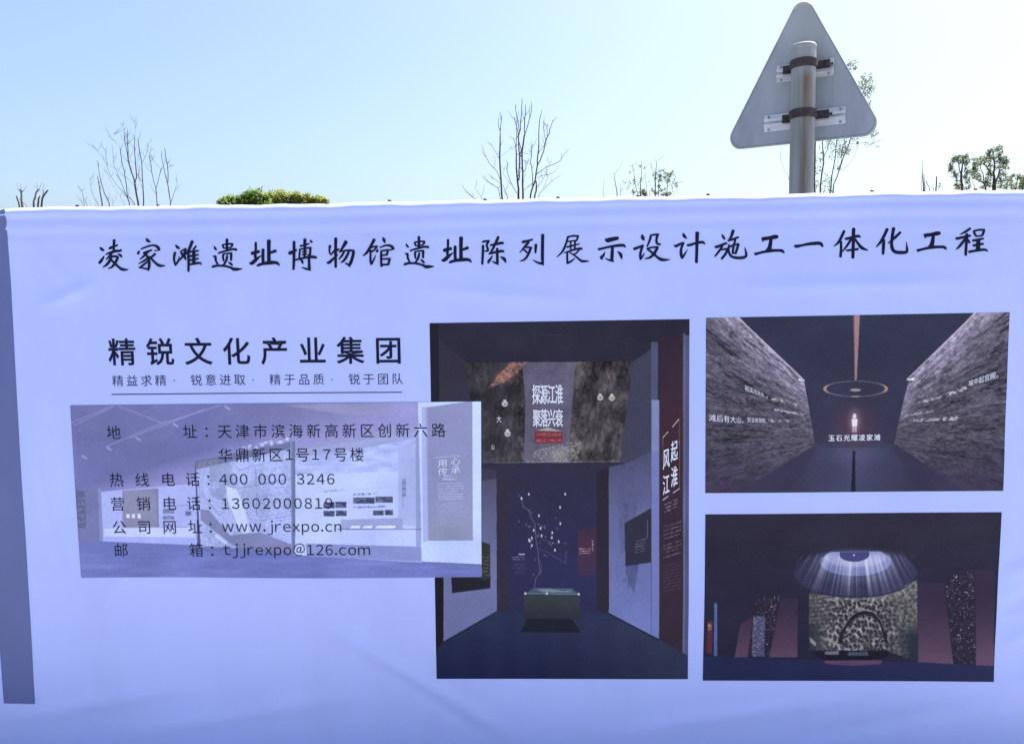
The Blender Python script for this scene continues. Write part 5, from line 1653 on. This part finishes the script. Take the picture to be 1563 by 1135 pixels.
tR, tipsR, mppR = make_tree('half_bare_tree', 'small half-bare tree with a leafy right side, left of the triangular sign', 'tree', so, ss, 13.4,
          [[(965, 700, 24), (965, 540, 20), (965, 400, 24), (972, 290, 20), (985, 180, 12), (985, 90, 8), (965, 30, 3)], [(985, 90, 4, 1), (1030, 40, 3)], [(965, 370, 6, 1), (915, 270, 5), (890, 110, 4)],
           [(1020, 700, 14), (1022, 580, 12), (1020, 470, 10), (1040, 380, 8), (1060, 330, 6)], [(1180, 700, 14), (1178, 560, 13), (1185, 480, 12), (1205, 400, 9), (1230, 330, 6), (1275, 270, 4)],
           [(1182, 530, 8, 1), (1240, 500, 7), (1300, 490, 5), (1350, 490, 4)], [(930, 640, 8, 1), (905, 590, 6)], [(850, 635, 6), (905, 590, 5)], [(1020, 640, 6, 1), (1080, 600, 6), (1150, 580, 4)], [(1300, 680, 3), (1340, 610, 3), (1370, 520, 3)]],
          (1005, 1.5), bark, twigs=1, trunk_r=.07, wob=.3, wmul=.95, group='half-bare trees left of the sign')
lf = MB()
for (a, b, r, k) in ((930, 325, 18, 9), (965, 385, 24, 14), (970, 290, 18, 8), (1045, 250, 22, 10), (1115, 235, 20, 9), (1050, 340, 44, 40), (1150, 290, 30, 16), (1150, 360, 34, 24), (1220, 320, 44, 36), (1280, 275, 28, 16), (1310, 330, 16, 6),
                     (1060, 420, 34, 18), (1040, 400, 24, 12), (1200, 425, 46, 36), (1315, 390, 18, 6), (1300, 450, 16, 5), (1350, 480, 34, 18), (1370, 525, 22, 9), (1280, 550, 12, 3), (1045, 530, 22, 8), (1030, 500, 20, 7),
                     (905, 600, 22, 10), (960, 640, 36, 24), (1080, 600, 28, 14), (1130, 585, 18, 7), (1100, 690, 36, 20), (1175, 670, 44, 40), (1240, 660, 28, 16), (1010, 650, 26, 12)):
    leaves(lf, at(so[0] + a / ss, so[1] + b / ss, 13.4 + random.uniform(-.3, .3)), r / ss * mppR, int(k * 1.8), .05)
lf.build('crown', leaf_d, tR, smooth=False)

# tall airy tree behind the sign
so, ss = (1180, 80), 5.158
tS, tipsS, mppS = make_tree('tall_leafy_tree', 'tall thin leafy tree standing behind the triangular sign', 'tree', so, ss, 9.5,
          [[(325, 1090, 16), (328, 900, 14), (332, 700, 12), (345, 450, 9), (372, 220, 7)], [(365, 1090, 14), (382, 980, 13), (400, 830, 11), (388, 720, 9), (395, 560, 7), (430, 380, 6)],
           [(400, 825, 6, 1), (430, 750, 6), (450, 700, 5), (490, 500, 4)], [(450, 1070, 10), (470, 930, 9), (495, 790, 8), (510, 600, 7), (530, 350, 5)],
           [(465, 1085, 10), (520, 930, 9), (570, 800, 8), (605, 700, 8), (650, 520, 6), (700, 350, 5), (735, 230, 4)], [(520, 930, 5, 1), (540, 820, 5), (560, 700, 5), (600, 480, 4)],
           [(470, 930, 4, 1), (500, 880, 3), (520, 840, 3)], [(640, 600, 5, 1), (590, 350, 4), (600, 150, 4), (615, 80, 3)], [(700, 400, 4, 1), (760, 270, 4), (775, 190, 3)], [(640, 640, 4, 1), (740, 690, 3), (825, 640, 2)],
           [(545, 930, 3, 1), (630, 850, 2), (680, 710, 2)], [(140, 1000, 3), (60, 885, 3), (62, 740, 2)], [(700, 430, 3, 1), (760, 410, 3)], [(620, 720, 3, 1), (740, 712, 3), (800, 715, 2)]],
          (1262, 1.3), bark, twigs=1, trunk_r=.09, wob=.45, wmul=.85)
lf = MB()
for (a, b, r, k) in ((610, 95, 32, 22), (640, 100, 22, 12), (630, 130, 22, 8), (590, 85, 20, 10), (775, 190, 20, 12), (705, 190, 16, 8), (740, 230, 36, 26), (700, 250, 34, 22), (745, 290, 40, 36), (770, 280, 28, 16), (735, 340, 28, 18), (690, 290, 24, 12),
                     (755, 400, 26, 16), (760, 430, 22, 12), (740, 410, 20, 8), (800, 630, 24, 10), (825, 635, 14, 6), (790, 655, 18, 6), (740, 712, 24, 8), (790, 712, 16, 6), (815, 738, 14, 6),
                     (460, 712, 24, 12), (500, 712, 28, 14), (560, 705, 30, 14), (620, 692, 30, 12), (660, 685, 20, 8), (540, 770, 40, 34), (575, 760, 34, 26), (505, 770, 16, 8), (465, 800, 24, 10), (555, 790, 30, 16),
                     (330, 850, 24, 14), (320, 930, 26, 14), (370, 930, 34, 22), (380, 850, 24, 10), (345, 1030, 26, 12), (320, 1050, 22, 10), (440, 1010, 32, 20), (430, 1085, 34, 18), (525, 900, 24, 10), (455, 1040, 16, 6), (385, 790, 14, 5)):
    leaves(lf, at(so[0] + a / ss, so[1] + b / ss, 9.5 + random.uniform(-.35, .35)), r / ss * mppS * 1.15, int(k * 2.0), .046)
for P2, R2 in tipsS[:6]:
    for _ in range(10):
        k = random.randint(3, len(P2) - 1)
        leaves(lf, P2[k], .07, 4, .042)
lf.build('crown', leaf_d, tS, smooth=False)

# thin stubs right of the sign
so, ss = (1395, 215), 9.304
tt, _a, mp1 = make_tree('stub_tree', 'thin stub tree with a pale wrapped trunk tip right of the triangular sign', 'tree', so, ss, 16.0,
          [[(138, 685, 16), (125, 560, 12), (118, 440, 10), (122, 380, 6), (128, 260, 3)], [(158, 685, 14), (148, 560, 10), (143, 470, 8)], [(235, 685, 8), (205, 640, 8), (178, 590, 10), (175, 560, 5)], [(185, 600, 3, 1), (215, 560, 2)],
           [(325, 685, 17), (326, 500, 15)], [(112, 690, 6), (104, 560, 5), (100, 440, 3)]],
          (1412, 1.6), bark2, twigs=0, trunk_r=.07, wob=.2)
lf = MB()
for (a, b, r, k) in ((270, 670, 26, 16), (300, 672, 22, 12), (370, 600, 20, 12), (375, 640, 26, 18), (395, 630, 16, 6), (350, 665, 24, 12), (410, 690, 18, 8)):
    leaves(lf, at(so[0] + a / ss, so[1] + b / ss, 16 + random.uniform(-.2, .2)), r / ss * mp1, k, .05)
lf.build('crown', leaf_d, tt, smooth=False)

for spec in (
    ('leafy_tree', 'leafy pollarded tree with a narrow crown, left of the biggest one at the right', 17.0, (1468, 1.9),
     [[(690, 670, 36), (672, 560, 34), (672, 460, 30), (690, 350, 20), (700, 240, 12)], [(668, 480, 16, 1), (640, 380, 16), (640, 300, 14), (590, 290, 10), (530, 300, 8)], [(640, 320, 10, 1), (700, 250, 8), (750, 210, 6)],
      [(670, 600, 8, 1), (620, 560, 7), (560, 470, 5)], [(700, 450, 8, 1), (740, 400, 8), (790, 360, 5)], [(870, 665, 8), (850, 620, 7), (830, 570, 5)]],
     ((585, 235, 50, 26), (560, 270, 44, 26), (640, 250, 44, 24), (700, 230, 50, 28), (745, 215, 40, 22), (720, 290, 50, 26), (760, 300, 44, 20), (790, 265, 24, 8), (520, 340, 36, 20), (530, 380, 40, 22), (510, 410, 24, 10), (560, 440, 36, 14), (590, 500, 40, 18), (600, 480, 30, 12),
      (750, 440, 44, 24), (780, 430, 36, 18), (720, 500, 40, 16), (760, 520, 44, 22), (760, 580, 44, 20), (600, 560, 34, 12), (600, 620, 34, 14), (640, 650, 40, 18), (620, 660, 40, 20), (760, 650, 44, 18), (740, 380, 34, 12), (650, 300, 34, 14), (800, 640, 30, 8))),
    ('leafy_tree', 'biggest leafy pollarded tree at the right, with a thick forked trunk', 17.5, (1516, 1.9),
     [[(1145, 665, 60), (1140, 540, 40), (1135, 430, 26), (1145, 320, 20), (1135, 230, 14)], [(1160, 620, 30, 1), (1185, 520, 24), (1215, 430, 18), (1225, 300, 12), (1200, 180, 8)], [(1110, 500, 20, 1), (1050, 400, 20), (1000, 330, 16), (1000, 280, 10)],
      [(1030, 665, 26), (985, 590, 20), (900, 555, 16), (835, 525, 12), (800, 500, 6)], [(990, 590, 14, 1), (985, 480, 14), (950, 390, 12), (940, 320, 8)], [(1000, 640, 14, 1), (1060, 540, 10), (1060, 480, 8)], [(1215, 440, 10, 1), (1280, 400, 8), (1320, 360, 5)], [(1200, 200, 6, 1), (1160, 120, 5)]],
     ((1085, 130, 44, 24), (1070, 180, 50, 28), (1040, 200, 40, 18), (1140, 140, 34, 16), (1190, 110, 44, 20), (1225, 100, 40, 20), (1240, 150, 30, 12), (1210, 190, 40, 20), (1150, 220, 50, 24), (1080, 250, 60, 34), (1010, 250, 54, 28), (950, 250, 50, 28), (880, 270, 50, 28),
      (860, 310, 44, 22), (860, 380, 50, 34), (880, 420, 40, 24), (920, 330, 50, 20), (960, 300, 40, 14), (1060, 330, 44, 18), (1100, 350, 40, 12), (1180, 300, 44, 18), (1230, 260, 54, 28), (1280, 240, 50, 24), (1320, 290, 50, 26), (1270, 310, 60, 36), (1310, 370, 44, 22),
      (1240, 370, 50, 24), (1180, 380, 40, 14), (1080, 420, 50, 20), (1060, 470, 50, 20), (1100, 470, 34, 14), (1250, 450, 54, 26), (1290, 480, 40, 16), (1230, 500, 44, 16), (920, 480, 50, 20), (860, 490, 50, 20), (830, 450, 36, 14), (940, 540, 44, 16),
      (1050, 540, 50, 24), (1030, 600, 54, 30), (1070, 610, 40, 16), (1220, 570, 50, 24), (1260, 560, 40, 14), (1270, 640, 44, 20), (1210, 640, 40, 16), (970, 650, 40, 12), (1090, 640, 30, 10))),
    ('leafy_tree', 'lower leafy tree beside the right edge of the view', 18.0, (1556, 1.9),
     [[(1440, 670, 20), (1460, 600, 16), (1470, 540, 10)], [(1380, 660, 12), (1390, 580, 10), (1400, 500, 6)], [(1540, 660, 14), (1550, 580, 12), (1560, 520, 8)], [(1640, 660, 20), (1650, 560, 14), (1640, 500, 8)], [(1310, 660, 10), (1320, 600, 8), (1340, 530, 5)]],
     ((1340, 530, 50, 24), (1370, 550, 50, 22), (1410, 480, 30, 14), (1400, 510, 30, 10), (1330, 600, 44, 18), (1380, 610, 44, 18), (1320, 650, 40, 16), (1400, 650, 36, 14), (1440, 670, 36, 16), (1440, 600, 30, 8), (1490, 500, 44, 22), (1520, 520, 50, 26), (1480, 530, 34, 14),
      (1560, 530, 60, 34), (1540, 590, 50, 28), (1510, 640, 50, 28), (1560, 640, 60, 34), (1620, 540, 70, 40), (1640, 620, 70, 40), (1690, 570, 60, 30)))):
    nm, lb, Y_, fk_, stems_, cl_ = spec
    tt, _a, mp1 = make_tree(nm, lb, 'tree', so, ss, Y_, stems_, fk_, bark, twigs=0, trunk_r=.14, wob=.4, group='leafy pollarded trees at the right', wmul=.9)
    lf = MB()
    for (a, b, r, k) in cl_:
        leaves(lf, at(so[0] + a / ss, so[1] + b / ss, Y_ + random.uniform(-.5, .5)), r / ss * mp1 * .8, int(k * 2.6), .068)
    lf.build('crown', leaf_d, tt, smooth=False)
